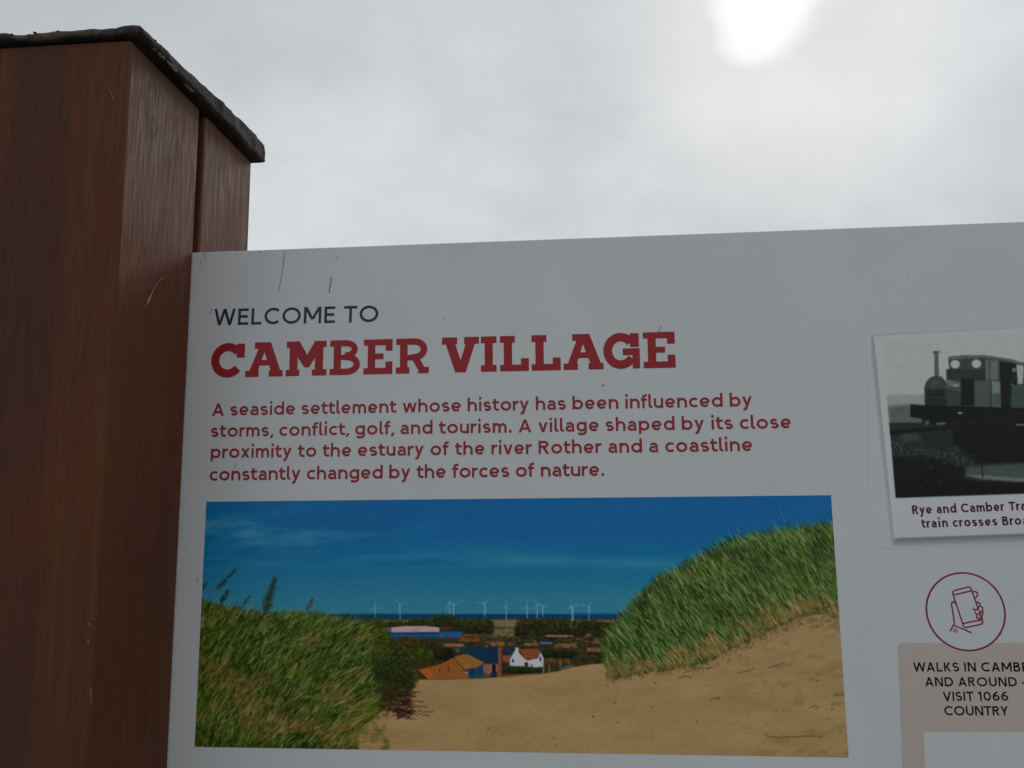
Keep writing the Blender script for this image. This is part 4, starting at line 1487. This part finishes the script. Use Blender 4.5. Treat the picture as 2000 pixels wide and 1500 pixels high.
tv.poly([(1860, 836), (2222, 834), (2226, 900), (1915, 905), (1890, 890), (1862, 868)], (20, 18, 22), .9, 4)
tv.poly([(1888, 912), (1990, 905), (2226, 905), (2226, 950), (1990, 940), (1910, 936), (1886, 930)], (58, 74, 66), .85, 4)
tv.poly([(1888, 928), (1916, 928), (1990, 934), (2226, 936), (2226, 942), (1985, 941), (1916, 935)], (96, 104, 96), .7, 2.5)
tv.line(1916, 880, 1919, 932, 3, (28, 30, 30), .8)
tv.line(1876, 890, 1876, 935, 3, (26, 28, 28), .6)
tv.line(1880, 891, 1912, 888, 1.6, (60, 64, 62), .5)
tv.poly([(1744, 925), (1800, 918), (1880, 940), (1980, 944), (2227, 946), (2228, 957), (1749, 973)], (20, 16, 20), .95, 5)
tv.poly([(1741, 892), (1850, 896), (1880, 915), (1880, 950), (1748, 955)], (22, 20, 24), .75, 8)
for x, y in ((1818, 912), (1845, 903), (1870, 907), (1862, 886), (1812, 938), (1834, 940)):
    tv.blob(x, y, 6, 5, (58, 62, 62), .5, .1)
pm = Canvas(1690, 625, 2230, 1075, 1.1); pm.poly(pic, (1, 1, 1), 1, .9)
tv.a += pm.a * ((fbm(U / 5, V / 5, 3) - .5) * 9)[..., None]
# everything outside the picture stays card and panel
tv2 = Canvas(1690, 625, 2230, 1075, 1.1); tv2.fill(PAPER)
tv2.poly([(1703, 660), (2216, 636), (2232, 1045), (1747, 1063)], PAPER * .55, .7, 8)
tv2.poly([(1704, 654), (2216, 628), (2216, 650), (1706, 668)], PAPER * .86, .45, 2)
tv2.poly(card, PAPER * 1.035, 1, .9)
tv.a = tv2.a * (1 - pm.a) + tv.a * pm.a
tv.a[pm.a[..., 0] > .5] *= 1.0
tg = tv.a.mean(axis=2, keepdims=True)
tv.a += pm.a * (tv.a * .55 + tg * .45 - tv.a)
tv.a *= 1 - pm.a * .14 * np.clip(1 - tg / 110, 0, 1)
tv.blur(1)
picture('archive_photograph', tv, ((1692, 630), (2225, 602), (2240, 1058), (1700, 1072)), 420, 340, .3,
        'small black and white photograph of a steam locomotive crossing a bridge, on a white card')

# ---- taupe panel, ring, hand icon, white square
ink = Ink()


def quad_round(ink, c, r, layer):
    P = [np.array(q, float) for q in c]
    out_ = []
    for i in range(4):
        p, a, b_ = P[i], P[i - 1], P[(i + 1) % 4]
        da = (a - p) / np.linalg.norm(a - p); db = (b_ - p) / np.linalg.norm(b_ - p)
        for t in np.linspace(0, 1, 7):
            q = (1 - t) ** 2 * (p + da * r) + 2 * t * (1 - t) * p + t * t * (p + db * r)
            W3 = at(*q)
            out_.append((W3[0], W3[2]))
    ink.poly(out_, layer)


quad_round(ink, [(1754, 1256), (2052, 1255.5), (2066, 1640), (1768, 1640)], 9, 0)
ink.make('walks_box', M['taupe'], board, 'taupe box with rounded corners behind the walks text')
ink = Ink()
quad_round(ink, [(1804, 1429), (2012, 1429), (2020, 1636), (1811, 1636)], 2, 1)
ink.make('white_square', M['white'], board, 'plain white square low in the taupe box')
cc = at(1885.6, 1194.2)
rr = abs(at(1885.6, 1118.5)[2] - at(1885.6, 1270)[2]) / 2
rx_ = abs(at(1809.3, 1194)[0] - at(1962, 1194)[0]) / 2
ink = Ink()
# the sheared ring of the photograph: fitted on the panel
ring = []
for i in range(72):
    a = 2 * math.pi * i / 72
    ring.append((cc[0] + rx_ * math.cos(a) + .0 * math.sin(a), cc[2] + rr * math.sin(a)))
ink2 = Ink()
ink2.poly(ring, 2)
ink2.make('icon_disc', M['white'], board, 'white disc inside the maroon ring')
ink.ribbon(ring, 3.2 * .6 / F, 3, True)
ink.make('icon_ring', M['maroon'], board, 'thin maroon ring above the walks text')
ink = Ink()
z6 = lambda x, y: (1640 + x / 3.572, 1080 + y / 3.572)


def icon(pts, layer=3.5, closed=False, wd=2.7):
    pp = [at(*z6(*p)) for p in pts]
    ink.ribbon([(q[0], q[2]) for q in pp], wd * .6 / F, layer, closed)


phone = [(800, 262), (895, 238), (908, 240), (917, 252), (998, 478), (995, 490), (986, 498), (880, 520), (868, 516), (861, 505), (789, 285), (790, 270)]
icon(phone, 3.5, True)
icon([(793, 293), (918, 264)], 3.9)
icon([(859, 492), (990, 466)], 3.9)
icon([(806, 352), (795, 340), (783, 343), (780, 358), (790, 420), (796, 460), (800, 500)], 4.3)
icon([(770, 546), (792, 504), (850, 526), (918, 556)], 4.7)
icon([(806 + 11 * math.cos(a), 541 + 11 * math.sin(a)) for a in np.linspace(0, 2 * math.pi, 13)[:-1]], 4.3, True, 1.8)
icon([(926, 272), (945, 268), (959, 278), (962, 296), (952, 308), (938, 312)], 4.3)
icon([(946, 350), (962, 342), (978, 352), (978, 368), (950, 398), (938, 396), (930, 384)], 5.1)
icon([(980, 368), (996, 382), (996, 402), (968, 430), (950, 424), (942, 408)], 5.5)
icon([(996, 404), (999, 420), (990, 442), (972, 460), (956, 452), (956, 434)], 5.9)
icon([(992, 444), (990, 462), (978, 470), (968, 462)], 6.3)
ink.make('hand_icon', M['maroon'], board, 'maroon line icon of a hand holding a phone')
